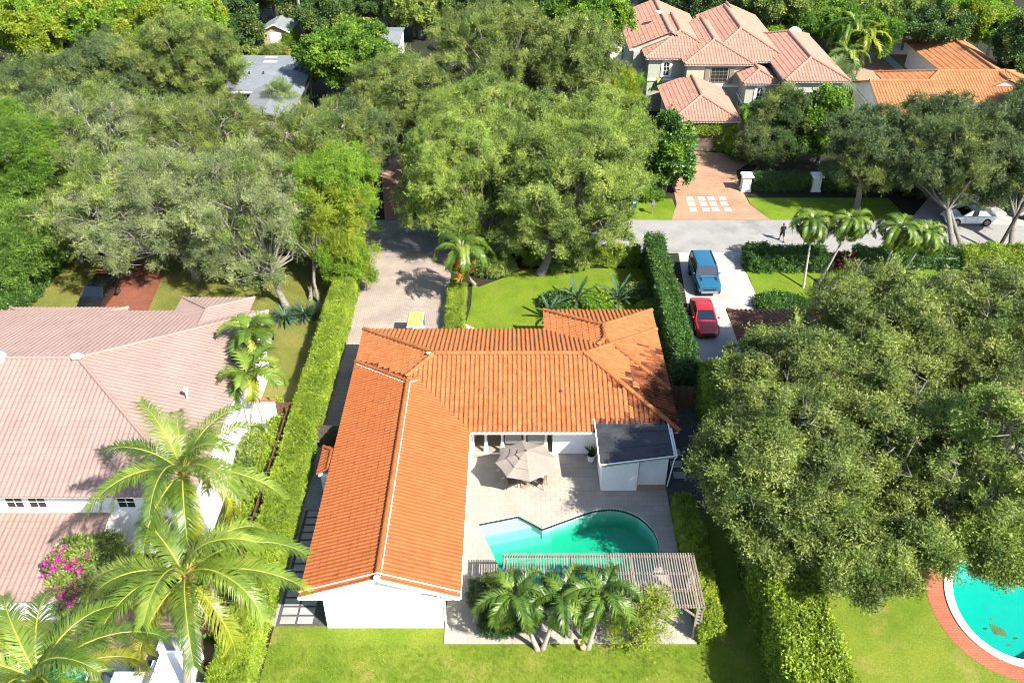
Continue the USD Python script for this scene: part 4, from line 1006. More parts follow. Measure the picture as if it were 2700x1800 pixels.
# stepping slabs beside the house, white squares on the villa driveway
path = thing('stepping_path', 'double row of square grey slabs in dark gravel beside the orange roof', 'path', (-11.5, 33, 0), kind='structure')
for k in range(14):
    y_ = 29.75 + k * .585
    MB().rbox(-12.18, -11.38, y_, y_ + .44, .03, .085, .012).build('slab', M['slab_grey'], path)
    MB().rbox(-11.26, -10.46, y_, y_ + .44, .03, .085, .012).build('slab', M['slab_grey'], path)
for k, (x_, y_) in enumerate(((10.1, 40.6), (10.05, 41.6), (10.1, 42.7))):
    tag(MB().rbox(x_, x_ + .75, y_, y_ + .6, .03, .08, .012).build('stepping_slab', M['slab_white']), ('pale stepping slab nearest the pool hut corner in dark gravel', 'pale stepping slab in the middle of three beside the pool hut', 'pale stepping slab furthest back of three beside the pool hut')[k], 'paving slab', 'slabs beside the pool hut')
sq = thing('driveway_squares', 'twelve white square slabs set in the pink villa driveway', 'paving', (19.29, 78.59, 0.00), kind='structure')
for r_, (yq, cols) in enumerate(((456, (1590, 1617, 1638, 1664)), (470, (1595, 1622, 1645, 1669)), (482, (1600, 1628, 1650, 1674)))):
    for c_ in cols:
        pass
for (x_, y_) in [(17.46, 79.83), (18.62, 79.83), (19.57, 79.88), (20.68, 79.88), (17.45, 78.69), (18.59, 78.69), (19.53, 78.74), (20.63, 78.74), (17.41, 77.48), (18.63, 77.48), (19.56, 77.52), (20.73, 77.52)]:
    MB().rbox(x_ - .36, x_ + .36, y_ - .42, y_ + .42, .03, .055, .01).build('square_slab', M['slab_white'], sq)

# ---------------------------------------------------------------- the house with the orange roof
hs = thing('house', 'single storey white house with bright orange barrel tile roof beside the pool', 'house', (-1, 43, 0))
lanai = sbox(-2.42, 42.5, 2.60, 45.4)
walls = unary_union([sbox(-9.6, 42.85, 9.9, 52.6), sbox(-9.6, 29.5, -3.55, 45), sbox(2.9, 52, 9.85, 55.0)]).difference(lanai)
MB().prism(walls, -.05, 2.50).build('wall', M['stucco_white'], hs)
gw = MB()
gp_ = Polygon([(-9.6, 2.50), (-3.55, 2.50), (-3.55, 2.82), (-6.66, 3.92), (-9.6, 2.82)])
m_ = MB().prism(gp_, 0, .25)
gw.add(np.column_stack([m_.v[0][:, 0], 29.5 + m_.v[0][:, 2], m_.v[0][:, 1]]), m_.f[0][:, ::-1]); gw.build('gable_wall', M['stucco_white'], hs)
MB().flat(lanai, .10).build('porch_floor', M['floor_tan'], hs)
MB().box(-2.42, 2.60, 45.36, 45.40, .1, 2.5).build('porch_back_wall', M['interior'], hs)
MB().box(-2.46, 2.64, 42.80, 42.95, 2.32, 2.50).build('porch_header', M['trim_white'], hs)
MB().box(-2.46, 2.64, 42.78, 42.90, -.02, .13).build('porch_sill', M['trim_white'], hs)
R_main = rect(-10.66, 10.38, 41.95, 53.1, 2.7, .342, 'x')
R_wing = rect(-10.67, -2.65, 29.2, 49.1, 2.74, .35, 'y', (False, True))
R_bump = rect(2.35, 10.37, 46.0, 55.6, 2.71, .342, 'y')
R_side = rect(-11.55, -10.2, 38.7, 41.1, 2.15, .55, 'y', (False, True))
def tile_of(x, y, k):
    if k in (1, 3): return 'tile_new'
    q = (x + .55 * (47.5 - y) + 3.4 * meshkit.noise(np.array([x * .9, y * .9, 0.]), 4) - 9.2) / 2.0
    return 'tile_stained' if rng.uniform() < q and y < 50.5 else 'tile_old'
tile_roof(hs, [R_main, R_bump], lambda x, y, k: tile_of(x, y, 0), .305, .43, .072, PROFILE_BARREL, parts=150, cap_r=.15, cap_mat='tile_old', cap_parts=True, others=[R_wing], skip=lambda x, y, z: x < -6.5 and height(R_wing, x, y) > z - .14)
tile_roof(hs, [R_wing], ['tile_new'], .262, .38, .055, PROFILE_S, parts=150, cap_r=.14, cap_mat='tile_new', mortar=(0,), cap_parts=True, others=[R_main], lip=.022)
tile_roof(hs, [R_side], ['tile_new'], .26, .36, .05, PROFILE_S, cap_r=.11, cap_mat='tile_new')
MB().box(-11.4, -10.0, 38.9, 40.9, 0, 2.0).build('side_closet', M['stucco_white'], hs)
# white verge tiles along the gable, gutters and downpipes
for a, b in (((-10.72, 29.18, 2.86), (-6.66, 29.18, 4.28)), ((-2.60, 29.18, 2.86), (-6.66, 29.18, 4.28))):
    MB().bar(np.array(a) + [0, .30, .06], np.array(b) + [0, .30, .06], .05, .05).build('verge_mortar', M['mortar_white'], hs)
    MB().bar(np.array(a) + [0, -.02, -.12], np.array(b) + [0, -.02, -.12], .06, .20).build('barge_board', M['trim_white'], hs)
MB().tm(trimesh.creation.icosphere(2, .17), trimesh.transformations.translation_matrix((-6.66, 29.2, 4.30))).build('ridge_end', M['mortar_white'], hs, smooth=True)
for a in ((-5.47, 47.55, 4.66), (-6.3, 46.3, 4.28), (-5.9, 46.9, 4.35)):
    MB().tm(trimesh.creation.icosphere(2, .24), trimesh.transformations.translation_matrix(a) @ np.diag([.8, .5, .35, 1])).build('valley_mortar', M['mortar_white'], hs, smooth=True)
MB().bar((-2.60, 29.25, 2.66), (-2.60, 41.8, 2.66), .11, .10).build('gutter', M['trim_white'], hs)
MB().bar((5.1, 41.86, 2.64), (-2.5, 41.86, 2.64), .11, .10).build('gutter', M['trim_white'], hs)
MB().tube([(-2.9, 29.5, 2.6), (-3.45, 29.68, 2.2), (-3.45, 29.68, .15), (-3.3, 29.4, .08)], .045, 8).build('downpipe', M['trim_white'], hs)
MB().tube([(3.2, 44.6, 3.6), (3.2, 44.6, 3.95)], .05, 8).build('vent_pipe', M['metal_grey'], hs)
for x_, lab in ((-1.66, 'tied white curtain at the left bay of the porch'), (-.62, 'tied white curtain second from the left at the porch'), (.82, 'tied white curtain behind the umbrella at the porch'), (2.16, 'tied white curtain rightmost at the porch')):
    cu = thing('porch_curtain', lab, 'curtain', (x_, 42.98, .1), group='tied curtains hanging at the porch'); mb = MB()
    z_ = np.array([2.36, 2.2, 1.9, 1.55, 1.3, 1.0, .5, .14]); r_ = np.array([.30, .26, .17, .10, .075, .10, .15, .19])
    mb.tube([(x_, 42.98, z) for z in z_], r_, 10); v = mb.v[0]; v[:, 1] = 42.98 + (v[:, 1] - 42.98) * .45; mb.build('cloth', M['cushion_white'], cu, smooth=True)
    MB().ring((x_, 42.98), .09, 1.27, 1.34, 10).build('tie', M['cushion_white'], cu)
for x_, lab in ((.08, 'white cushioned daybed on the porch left of the umbrella'), (1.55, 'white cushioned daybed on the porch right of the umbrella')):
    db = thing('daybed', lab, 'sofa', (x_, 44.1, .1), group='daybeds on the porch')
    MB().rbox(x_ - .58, x_ + .58, 43.4, 44.9, .1, .42, .03).build('frame', M['sling_brown'], db); MB().rbox(x_ - .54, x_ + .54, 43.42, 44.8, .42, .62, .05).build('mattress', M['cushion_white'], db)
    MB().rbox(x_ - .54, x_ + .54, 44.55, 44.85, .62, 1.0, .06).build('backrest', M['cushion'], db); MB().rbox(x_ - .4, x_ + .4, 44.2, 44.5, .62, .78, .05).build('pillow', M['cushion_white'], db)
# flat roofed hut
hut = thing('pool_hut', 'small white pool hut with black membrane roof against the orange roof', 'hut', (7.4, 41, 0))
MB().prism(outb.buffer(-.001), -.05, 2.42).build('wall', M['stucco_white'], hut)
MB().box(7.62, 9.40, 39.60, 39.99, .05, .14).build('step', M['patio_tan'], hut)
bl, br, fr_, fl_ = map(np.array, ((5.14, 43.0, 2.98), (9.68, 43.0, 2.98), (9.74, 39.72, 2.70), (5.18, 38.92, 2.70)))
for k in range(3):
    u0, u1 = k / 3, (k + 1) / 3 + .015
    MB().slab([bl + (fl_ - bl) * u0 + [0, 0, .02 - .012 * k], br + (fr_ - br) * u0 + [0, 0, .02 - .012 * k], br + (fr_ - br) * u1 + [0, 0, .028 - .012 * k], bl + (fl_ - bl) * u1 + [0, 0, .028 - .012 * k]], .03).build('roof_panel', M['roof_membrane'], hut)
MB().slab([bl - [0, 0, .03], br - [0, 0, .03], fr_ - [0, 0, .03], fl_ - [0, 0, .03]], .10).build('roof_deck', M['trim_white'], hut)
for a, b in ((fl_, fr_), (bl, fl_), (br, fr_)): MB().bar(a + [0, 0, .0], b + [0, 0, .0], .07, .09).build('drip_edge', M['trim_white'], hut)
MB().bar(fl_ + [.1, .08, -.17], fr_ + [-.1, .08, -.17], .05, .07).build('soffit_vent', M['dark_frame'], hut)
MB().bar(br + [.14, 0, -.08], fr_ + [.14, .1, -.1], .11, .10).build('gutter', M['trim_white'], hut)
MB().tube([fr_ + [.12, .1, -.15], fr_ + [.05, .15, -.35], (9.55, 39.85, .1)], .04, 8).build('downpipe', M['trim_white'], hut)

# ---------------------------------------------------------------- the pink roofed house on the left
ph = thing('house', 'two storey white house with pale pink tile roof at the left edge', 'house', (-26, 43, 0))
MB().prism(unary_union([sbox(-39.5, 34.6, -17.45, 51.5), sbox(-23, 50, -18.8, 53.2)]), -.05, 4.82).build('wall', M['stucco_white'], ph)
for q_, h_ in ((sbox(-36.6, 51.5, -28.9, 55.0), 2.5), (sbox(-39.5, 30.0, -22.4, 34.58), 2.0)): MB().prism(q_, -.05, h_).build('wing_wall', M['stucco_white'], ph)
P_main = rect(-40, -16.95, 34.05, 52.0, 5.0, .28, 'x')
P_gab = rect(-23.4, -18.3, 46.0, 53.7, 5.02, .28, 'y')
P_low = rect(-37.1, -28.4, 46.0, 55.5, 3.0, .30, 'y')
P_lean = rect(-40, -22.0, 29.45, 41.0, 2.2, .19, 'x', (False, False))
tile_roof(ph, [P_main, P_gab], ['tile_pink'] * 2, .30, .42, .042, PROFILE_S, parts=220, cap_r=.10, cap_mat='tile_pink', lip=.02)
tile_roof(ph, [P_low], ['tile_pink'], .30, .42, .05, PROFILE_S, cap_r=.13, cap_mat='tile_pink')
LEANY1 = 34.6
tile_roof(ph, [P_lean], ['tile_pink'], .30, .42, .042, PROFILE_S, parts=80, cap_r=.13, cap_mat='tile_pink', lip=.02)
for x_ in (-26.95, -25.72, -20.9):
    window(ph, (x_, 34.6, 3.62), (1, 0), 1.05, .95, 2, 2)
MB().tm(trimesh.creation.icosphere(3, .72), trimesh.transformations.translation_matrix((-30.9, 43.0, 7.55)) @ np.diag([1, 1, .45, 1])).build('skylight_dome', M['dome_skylight'], ph, smooth=True)
MB().tm(trimesh.creation.icosphere(2, .26), trimesh.transformations.translation_matrix((-25.95, 43.05, 7.68)) @ np.diag([1.6, 1, .5, 1])).build('ridge_mortar', M['mortar_white'], ph, smooth=True)
MB().tube([(-19.3, 41.5, 5.4), (-19.3, 41.5, 6.3)], .06, 8).build('vent_pipe', M['plastic_white'], ph)
MB().ring((-19.3, 41.5), .15, 6.25, 6.4, 10).build('vent_cap', M['plastic_white'], ph)
gwall = thing('garden_wall', 'white stucco garden wall with tan top beside the pink roofed house', 'wall', (-16.5, 45.9, 0)); MB().box(-17.45, -15.65, 45.8, 46.05, -.05, 2.0).build('panel', M['stucco_white'], gwall); MB().box(-17.45, -15.6, 45.76, 46.09, 2.0, 2.08).build('coping', M['terracotta'], gwall)
post_fence('board_fence', 'brown board fence between the white garden wall and the clipped hedge', (-15.6, 45.9), (-14.2, 45.9), 1.8, .14, 'wood_fence')
post_fence('board_fence', 'long brown board fence along the left side of the big clipped hedge', (-14.75, 28.5), (-14.75, 45.6), 1.7, .5, 'wood_fence')

# ---------------------------------------------------------------- the sage villa across the road
vl = thing('house', 'two storey sage green villa with salmon tile roofs across the road', 'house', (25, 104, 0))
MB().prism(unary_union([sbox(20.0, 101.3, 27.0, 116), sbox(15.9, 103.5, 24, 115), sbox(14.4, 106, 23, 121), sbox(24.6, 105, 31.5, 120.5), sbox(30.0, 95.6, 36, 111.5)]), -.05, 6.3).build('upper_wall', M['stucco_sage'], vl)
MB().prism(sbox(26.1, 97.7, 29.3, 103), -.05, 5.3).build('entry_tower', M['stucco_sage'], vl)
MB().prism(sbox(17.5, 91.6, 23.8, 102), -.05, 3.4).build('garage_wall', M['stucco_sage'], vl)
V = [rect(19.55, 27.42, 100.8, 114, 6.5, .40, 'y', (True, False)), rect(15.4, 24.5, 103.0, 115.0, 6.48, .40, 'y', (True, False)), rect(13.9, 23.4, 106.6, 121.7, 6.46, .40, 'y', (False, False)), rect(24.2, 32.0, 107.5, 121, 6.47, .40, 'y', (False, False)), rect(21.9, 31.9, 101.8, 117, 6.49, .46, 'y', (True, False)), rect(29.5, 36.6, 95.1, 112, 6.51, .40, 'y', (True, True))]
tile_roof(vl, V, ['tile_salmon'] * 6, .34, .5, .07, PROFILE_S, cap_r=.16, cap_mat='tile_salmon', fascia='trim_cream', gable='stucco_sage')
tile_roof(vl, [rect(25.6, 29.8, 97.2, 103, 5.5, .40, 'y', (True, False))], ['tile_salmon'], .32, .45, .07, PROFILE_S, cap_r=.15, cap_mat='tile_salmon', fascia='trim_cream', others=V)
tile_roof(vl, [rect(16.9, 24.35, 91.0, 102, 3.6, .38, 'y', (True, False))], ['tile_salmon'], .33, .45, .07, PROFILE_S, cap_r=.15, cap_mat='tile_salmon', fascia='trim_cream')
window(vl, (18.0, 103.5, 4.3), (1, 0), .8, 1.7, 2, 3, 'trim_cream', arched=True, surround='trim_cream')
window(vl, (23.75, 101.3, 4.25), (1, 0), 2.0, 1.75, 4, 4, 'shutter_taupe', name='window', bar=.03)
for x_ in (22.35, 25.15): MB().box(x_ - .24, x_ + .24, 101.2, 101.3, 4.2, 6.0).build('shutter', M['shutter_taupe'], vl)
window(vl, (27.7, 97.7, 3.35), (1, 0), .8, 1.6, 2, 3, 'trim_cream', arched=True, surround='trim_cream')
window(vl, (32.6, 95.6, 3.8), (1, 0), 1.1, 1.4, 2, 3, 'trim_cream')
window(vl, (26.1, 99.6, 2.0), (0, -1), 1.0, 1.4, 1, 2, 'trim_cream')
for (a, b, y_, z_) in ((15.85, 20.05, 103.42, 3.75), (19.95, 27.05, 101.22, 3.75), (26.0, 29.4, 97.6, 2.85)): MB().box(a, b, y_ - .06, y_ + .1, z_, z_ + .22).build('ledge', M['trim_cream'], vl)
MB().box(26.0, 26.12, 97.6, 102.5, 2.85, 3.07).build('ledge', M['trim_cream'], vl)
face_prism(arch_poly(2.3, 2.75, True).difference(shapely.affinity.translate(arch_poly(1.95, 2.58, True), 0, -.001)), (27.7, 97.7, 0), (1, 0), -.02, .16).build('entry_arch', M['trim_cream'], vl)
dr = face_prism(arch_poly(1.95, 2.58, True), (27.7, 97.7, 0), (1, 0), -.02, .03).build('entry_door', M['dark_frame'], vl)
MB().bar((27.7, 97.64, .1), (27.7, 97.64, 2.5), .06, .06, up=(0, 1, 0)).build('door_mullion', M['shutter_taupe'], dr)
gd = MB().box(18.9, 22.1, 91.52, 91.6, .02, 2.15).build('garage_door', M['garage_brown'], vl)
for k in range(4): MB().box(18.92, 22.08, 91.48, 91.53, .06 + k * .53, .52 + k * .53).build('door_panel', M['garage_brown'], gd)
MB().ring((17.9, 112), .4, 9.2, 9.35, 14).build('roof_vent', M['plastic_white'], vl)
MB().box(11.9, 13.3, 108.5, 109.8, -.05, 7.4).build('chimney', M['trim_cream'], vl)
dish = thing('satellite_dish', 'round white satellite dish standing behind the salmon villa roof', 'satellite dish', (36.6, 117.5, 0)); MB().tube([(36.6, 117.5, -.05), (36.6, 117.5, 5.0)], .06, 8).build('mast', M['metal_grey'], dish)
MB().tm(trimesh.creation.icosphere(3, 1.0), trimesh.transformations.translation_matrix((36.6, 117.3, 5.3)) @ trimesh.transformations.rotation_matrix(.75, [1, 0, 0]) @ np.diag([.85, .85, .14, 1])).build('reflector', M['plastic_white'], dish, smooth=True); MB().tube([(36.6, 117.0, 5.3), (36.6, 116.3, 5.9)], .04, 6).build('feed_arm', M['metal_dark'], dish)

# ---------------------------------------------------------------- the orange tiled house at the upper right
oh = thing('house', 'low house with orange tile roofs and white court at upper right', 'house', (52, 104, 0))
MB().prism(unary_union([sbox(44.9, 98.2, 60, 107.2), sbox(53, 105, 60.2, 120), sbox(40.6, 93, 47, 104)]), -.05, 3.0).build('wall', M['stucco_white'], oh)
O = [rect(44.3, 62.5, 97.5, 108.0, 3.2, .36, 'x', (True, True)), rect(52.4, 60.6, 100, 120.5, 3.22, .42, 'y', (False, True)), rect(40.0, 47.2, 92.6, 104.5, 3.21, .36, 'x', (False, False))]
tile_roof(oh, O, ['tile_orange'] * 3, .34, .5, .07, PROFILE_S, cap_r=.16, cap_mat='tile_orange', gable='stucco_white')
cw = thing('court_wall', 'white court wall behind the narrow turquoise pool of the orange house', 'wall', (54.5, 125.3, 0)); MB().box(51.9, 57.5, 125.2, 125.45, -.05, 2.1).build('panel', M['stucco_white'], cw); MB().box(51.85, 57.55, 125.15, 125.5, 2.1, 2.2).build('coping', M['trim_white'], cw)
MB().flat(Polygon([(51.4, 118.0), (52.6, 118.0), (52.6, 125.0), (51.4, 125.0)]), .06).build('lap_pool_water', M['pool_plaster_blue'], kind='structure')
bl_ = tag(MB().ring((50.9, 121.5), .22, .03, .12, 10).build('court_stone', M['slab_white']), 'pale stone lying on the tan court by the narrow pool', 'stone')

# ---------------------------------------------------------------- grey roofed house and shed at the upper left
gh = thing('house', 'tan house with pale grey flat roof among the trees at upper left', 'house', (-29, 106, 0))
MB().prism(unary_union([sbox(-33.4, 102.2, -26.0, 113), sbox(-29.6, 94.6, -25.3, 104)]), -.05, 2.85).build('wall', M['stucco_tan'], gh)
MB().slab([(-34.6, 101.7, 3.05), (-24.4, 101.7, 3.05), (-24.4, 108.6, 3.75), (-34.6, 108.6, 3.75)], .2).build('roof', M['roof_flat_grey'], gh)
MB().slab([(-34.6, 108.6, 3.75), (-24.4, 108.6, 3.75), (-24.4, 114.0, 3.4), (-34.6, 114.0, 3.4)], .2).build('roof', M['roof_flat_grey'], gh)
MB().slab([(-30.2, 94.0, 3.02), (-27.3, 94.0, 3.45), (-27.3, 106.0, 3.62), (-30.2, 106.0, 3.10)], .2).build('roof', M['roof_flat_grey'], gh)
MB().slab([(-27.3, 94.0, 3.45), (-24.3, 94.0, 3.02), (-24.3, 106.0, 3.10), (-27.3, 106.0, 3.62)], .2).build('roof', M['roof_flat_grey'], gh)
MB().box(-34.7, -30.2, 101.6, 101.72, 2.85, 3.07).build('fascia', M['trim_cream'], gh)
for (x_, y_, w_, d_) in ((-31.2, 112.6, 1.5, .9), (-30.9, 110.3, 1.7, 1.1), (-33.6, 110.2, 1.2, .9), (-27.9, 107.6, 1.6, 1.2), (-26.2, 112.8, 1.3, .8)):
    z_ = 3.75 - (y_ - 108.6) * .065 if y_ > 108.6 else 3.05 + (y_ - 101.7) * .1014
    z2 = z_ + (d_ * -.065 if y_ > 108.6 else d_ * .1014)
    MB().slab([(x_, y_, z_ + .03), (x_ + w_, y_, z_ + .03), (x_ + w_, y_ + d_, z2 + .03), (x_, y_ + d_, z2 + .03)], .03).build('roof_patch', M['slab_white'], gh)
for x_ in (-31.6, -29.9): MB().tube([(x_, 106.4, 3.5), (x_, 106.4, 3.85)], .10, 8).build('roof_vent', M['metal_dark'], gh)
window(gh, (-31.1, 102.2, 1.0), (1, 0), 1.3, 1.6, 2, 2)
for x_ in (-32.15, -30.05): MB().box(x_ - .28, x_ + .28, 102.1, 102.2, .9, 2.7).build('shutter', M['dark_frame'], gh)
sh = thing('shed', 'small cream garden shed with grey gable roof and white double door', 'shed', (-33.4, 130.8, 0), rotz=-.04)
m2 = MB().prism(Polygon([(-1.75, 0), (1.75, 0), (1.75, 2.45), (0, 3.25), (-1.75, 2.45)]), 0, 4.6)
MB().add(np.column_stack([m2.v[0][:, 0], m2.v[0][:, 2] - 2.4, m2.v[0][:, 1]]), m2.f[0][:, ::-1]).build('wall', M['stucco_cream'], sh)
for s_ in (-1, 1):
    for k in range(7):
        a, b = k / 7, (k + 1) / 7 + .02
        MB().slab([(s_ * 2.2 * (1 - a), -2.8, 2.28 + 1.06 * a + .03), (s_ * 2.2 * (1 - a), 2.7, 2.28 + 1.06 * a + .03), (s_ * 2.2 * (1 - b), 2.7, 2.28 + 1.06 * b), (s_ * 2.2 * (1 - b), -2.8, 2.28 + 1.06 * b)], .03).build('shingle_course', M['roof_shed'], sh)
    MB().bar((s_ * 2.22, -2.82, 2.24), (0, -2.82, 3.32), .05, .16).build('barge_board', M['trim_white'], sh)
d_ = MB().box(-.85, .85, -2.44, -2.39, .05, 2.1).build('door', M['trim_white'], sh)
for x_ in (-.42, .42): MB().box(x_ - .34, x_ + .34, -2.46, -2.43, .2, 1.95).build('door_leaf', M['trim_white'], d_)
for x_ in (-1.3, 1.3): MB().tm(hull([((x_, -2.5, 1.75), (.10, .10, .16))])).build('wall_lamp', M['dark_frame'], sh)
for y_ in (-1.3, .9): window(sh, (1.75, y_, 1.1), (0, 1), .7, .95, 1, 2)
MB().ring((0, 0), .01, 0, .01).v
post_fence('board_fence', 'weathered board fence behind the lawn right of the shed', (-30.4, 132.9), (-25.0, 132.9), 1.9, .18, 'wood_fence')
rf = thing('house', 'small house end with white chimney and grey roof behind the bright green tree', 'house', (-18.5, 123, 0)); MB().box(-20.6, -15.2, 120.6, 127, -.05, 2.9).build('wall', M['stucco_white'], rf)
MB().slab([(-21, 120.2, 3.0), (-15.0, 120.2, 3.0), (-15.0, 124, 3.5), (-21, 124, 3.5)], .18).build('roof', M['roof_flat_grey'], rf); MB().slab([(-21, 124, 3.5), (-15.0, 124, 3.5), (-15.0, 127.5, 3.1), (-21, 127.5, 3.1)], .18).build('roof', M['roof_flat_grey'], rf)
ch = MB().box(-20.9, -18.6, 122.6, 123.9, 3.0, 4.9).build('chimney', M['trim_white'], rf); MB().box(-19.9, -19.2, 123.0, 123.6, 4.9, 5.5).build('chimney_pot', M['terracotta'], ch)
bh = thing('house', 'pale grey house end behind the shed at the top edge', 'house', (-35, 160, 0)); MB().box(-37.5, -29.5, 156, 166, -.05, 6.5).build('wall', M['cushion_white'], bh)
for x_ in (-36, -33.5, -31): window(bh, (x_, 156, 1.2), (1, 0), 1.3, 1.8, 2, 2)
MB().slab([(-38, 155.5, 6.5), (-29, 155.5, 6.5), (-29, 166.5, 7.5), (-38, 166.5, 7.5)], .2).build('roof', M['roof_flat_grey'], bh)
bh = thing('house', 'house end with blue awning behind the trees at the top right edge', 'house', (52, 150, 0)); MB().box(46, 60, 147, 156, -.05, 3.4).build('wall', M['stucco_cream'], bh); window(bh, (50, 147, .8), (1, 0), 2, 1.6, 3, 2)
MB().slab([(45.5, 145.5, 3.2), (60.5, 145.5, 3.2), (60.5, 156, 4.6), (45.5, 156, 4.6)], .2).build('roof', M['cloth_white'], bh)

# ---------------------------------------------------------------- the house under the big trees on the right
eh = thing('house', 'white house with brown tile roof hidden under the large trees on the right', 'house', (24, 43, 0))
MB().prism(unary_union([sbox(16.6, 38, 34, 54.4), sbox(17.5, 34, 30, 39)]), -.05, 2.6).build('wall', M['stucco_white'], eh)
tile_roof(eh, [rect(16.0, 34.6, 40.5, 55.0, 2.9, .34, 'x'), rect(15.9, 24, 44, 55.3, 2.92, .34, 'y')], ['tile_brown'] * 2, .32, .45, .08, PROFILE_BARREL, cap_r=.15, cap_mat='tile_brown')
MB().slab([(17.2, 33.2, 2.7), (30.4, 33.2, 2.7), (30.4, 41, 2.95), (17.2, 41, 2.95)], .15).build('flat_roof', M['slab_white'], eh)
window(eh, (20, 34, .4), (1, 0), 2.2, 1.9, 3, 1); window(eh, (25, 34, .4), (1, 0), 2.2, 1.9, 3, 1)

# ---------------------------------------------------------------- pergola
pg = thing('pergola', 'weathered grey timber pergola over the deck below the pool', 'pergola', (4.6, 30.4, 0))
xs = (-.30, 2.92, 6.10, 9.42)
for x_ in xs:
    for dx in (-.13, .13):
        for y_ in (28.85, 31.2):
            MB().bar((x_ + dx, y_, .03), (x_ + dx, y_, 2.45), .10, .10, up=(0, 1, 0)).build('post', M['wood_grey'], pg)
    for y_ in (28.85, 31.2):
        for k in range(9): MB().box(x_ - .08, x_ + .08, y_ - .04, y_ + .04, .25 + k * .25, .33 + k * .25).build('spacer_block', M['wood_grey'], pg)
    for dx in (-.16, .16): MB().bar((x_ + dx, 28.75, 2.5), (x_ + dx, 32.15, 2.5), .06, .18).build('rafter', M['wood_beam'], pg)
    for s_ in (-1, 1):
        if -1 < x_ + s_ * .8 < 10: MB().bar((x_ + s_ * .1, 28.85, 1.75), (x_ + s_ * .8, 28.85, 2.42), .06, .09).build('brace', M['wood_grey'], pg)
    MB().bar((x_, 31.2, 1.7), (x_, 32.0, 2.42), .06, .09).build('brace', M['wood_grey'], pg)
for y_ in (28.85, 29.85, 30.9, 32.05): MB().bar((-.45, y_, 2.62), (9.62, y_, 2.62), .06, .12).build('beam', M['wood_beam'], pg)
for k in range(74):
    x_ = -.40 + k * .1367
    MB().bar((x_, 28.62, 2.71 + rng.normal(0, .004)), (x_ + rng.normal(0, .006), 32.2, 2.71), .055, .04).build('slat', M['wood_grey'], pg)
# ---------------------------------------------------------------- umbrella, table, chairs, loungers, pots
um = thing('patio_umbrella', 'large taupe octagonal umbrella with two vents on the pool deck', 'umbrella', (.84, 39.95, .07))
MB().ring((.84, 39.95), .36, .07, .15, 24, .30).build('base', M['canvas_taupe'], um); MB().ring((.84, 39.95), .08, .15, .5, 12).build('base_socket', M['metal_bronze'], um)
MB().tube([(.84, 39.95, .1), (.84, 39.95, 2.95)], .028, 8).build('pole', M['metal_bronze'], um)
MB().tm(hull([((.84, 39.95, 2.98), (.07, .07, .06))])).build('finial', M['metal_bronze'], um, smooth=True)
tiers = ((.0, .62, 2.93, 2.72), (.56, 1.18, 2.66, 2.47), (1.12, 1.86, 2.43, 2.16))
for ti_, (r0, r1, z0, z1) in enumerate(tiers):
    for k in range(8):
        a0, a1 = k * PI / 4 + .12, (k + 1) * PI / 4 + .12; P4 = []
        for r, z in ((r0, z0), (r1, z1)):
            P4.append([(.84 + r * math.cos(a0), 39.95 + r * math.sin(a0), z), (.84 + r * math.cos(a1), 39.95 + r * math.sin(a1), z)])
        n = 5; g0 = []
        for i in range(n):
            u = i / (n - 1); A = np.array(P4[0][0]) * (1 - u) + np.array(P4[1][0]) * u; B = np.array(P4[0][1]) * (1 - u) + np.array(P4[1][1]) * u
            for j in range(n):
                w = j / (n - 1); p = A * (1 - w) + B * w; p[2] -= .05 * math.sin(w * PI) * (r0 + (r1 - r0) * u) * .5
                if i == n - 1: p[:2] += (np.array([.84, 39.95]) - p[:2]) * .045 * math.sin(w * PI)
                g0.append(p)
        f = [[i * n + j, (i + 1) * n + j, (i + 1) * n + j + 1, i * n + j + 1] for i in range(n - 1) for j in range(n - 1)]
        MB().add(g0, f).build('canopy_panel', M['canvas_taupe'], um, smooth=True)
for k in range(8):
    a = k * PI / 4 + .12; MB().bar((.84, 39.95, 2.88), (.84 + 1.84 * math.cos(a), 39.95 + 1.84 * math.sin(a), 2.12), .02, .02).build('rib', M['metal_bronze'], um)
tb = thing('patio_table', 'round table under the taupe umbrella', 'table', (.84, 40.35, .07)); MB().ring((.84, 40.45), .6, .72, .75, 24).build('tabletop', M['sling_brown'], tb)
for k in range(4): MB().tube([(.84 + .5 * math.cos(k * PI / 2 + .8), 40.45 + .5 * math.sin(k * PI / 2 + .8), .08), (.84 + .3 * math.cos(k * PI / 2 + .8), 40.45 + .3 * math.sin(k * PI / 2 + .8), .72)], .02, 6).build('leg', M['metal_bronze'], tb)
def deck_chair(loc, rz, label):
    t = thing('patio_chair', label, 'chair', loc, rotz=rz, group='chairs under the umbrella')
    MB().add([(x, y, .40 + .03 * abs(x) + (.02 if y > 0 else 0)) for y in (-.28, 0, .28) for x in (-.27, 0, .27)], [[0, 1, 4, 3], [1, 2, 5, 4], [3, 4, 7, 6], [4, 5, 8, 7]]).build('seat', M['sling_brown'], t)
    MB().add([(x, -.28 - .16 * (z - .4), z) for z in (.42, .7, .98) for x in (-.26, 0, .26)], [[0, 1, 4, 3], [1, 2, 5, 4], [3, 4, 7, 6], [4, 5, 8, 7]]).build('backrest', M['sling_brown'], t)
    for s_ in (-1, 1):
        MB().tube([(s_ * .29, .30, .02), (s_ * .29, .28, .62), (s_ * .29, -.22, .64), (s_ * .29, -.30, .42)], .018, 6).build('arm', M['metal_bronze'], t)
        MB().tube([(s_ * .27, -.38, .02), (s_ * .28, -.28, .42), (s_ * .28, -.38, 1.0)], .018, 6).build('leg', M['metal_bronze'], t)
    MB().tube([(-.28, -.385, 1.0), (0, -.40, 1.05), (.28, -.385, 1.0)], .018, 6).build('top_rail', M['metal_bronze'], t)
    return t
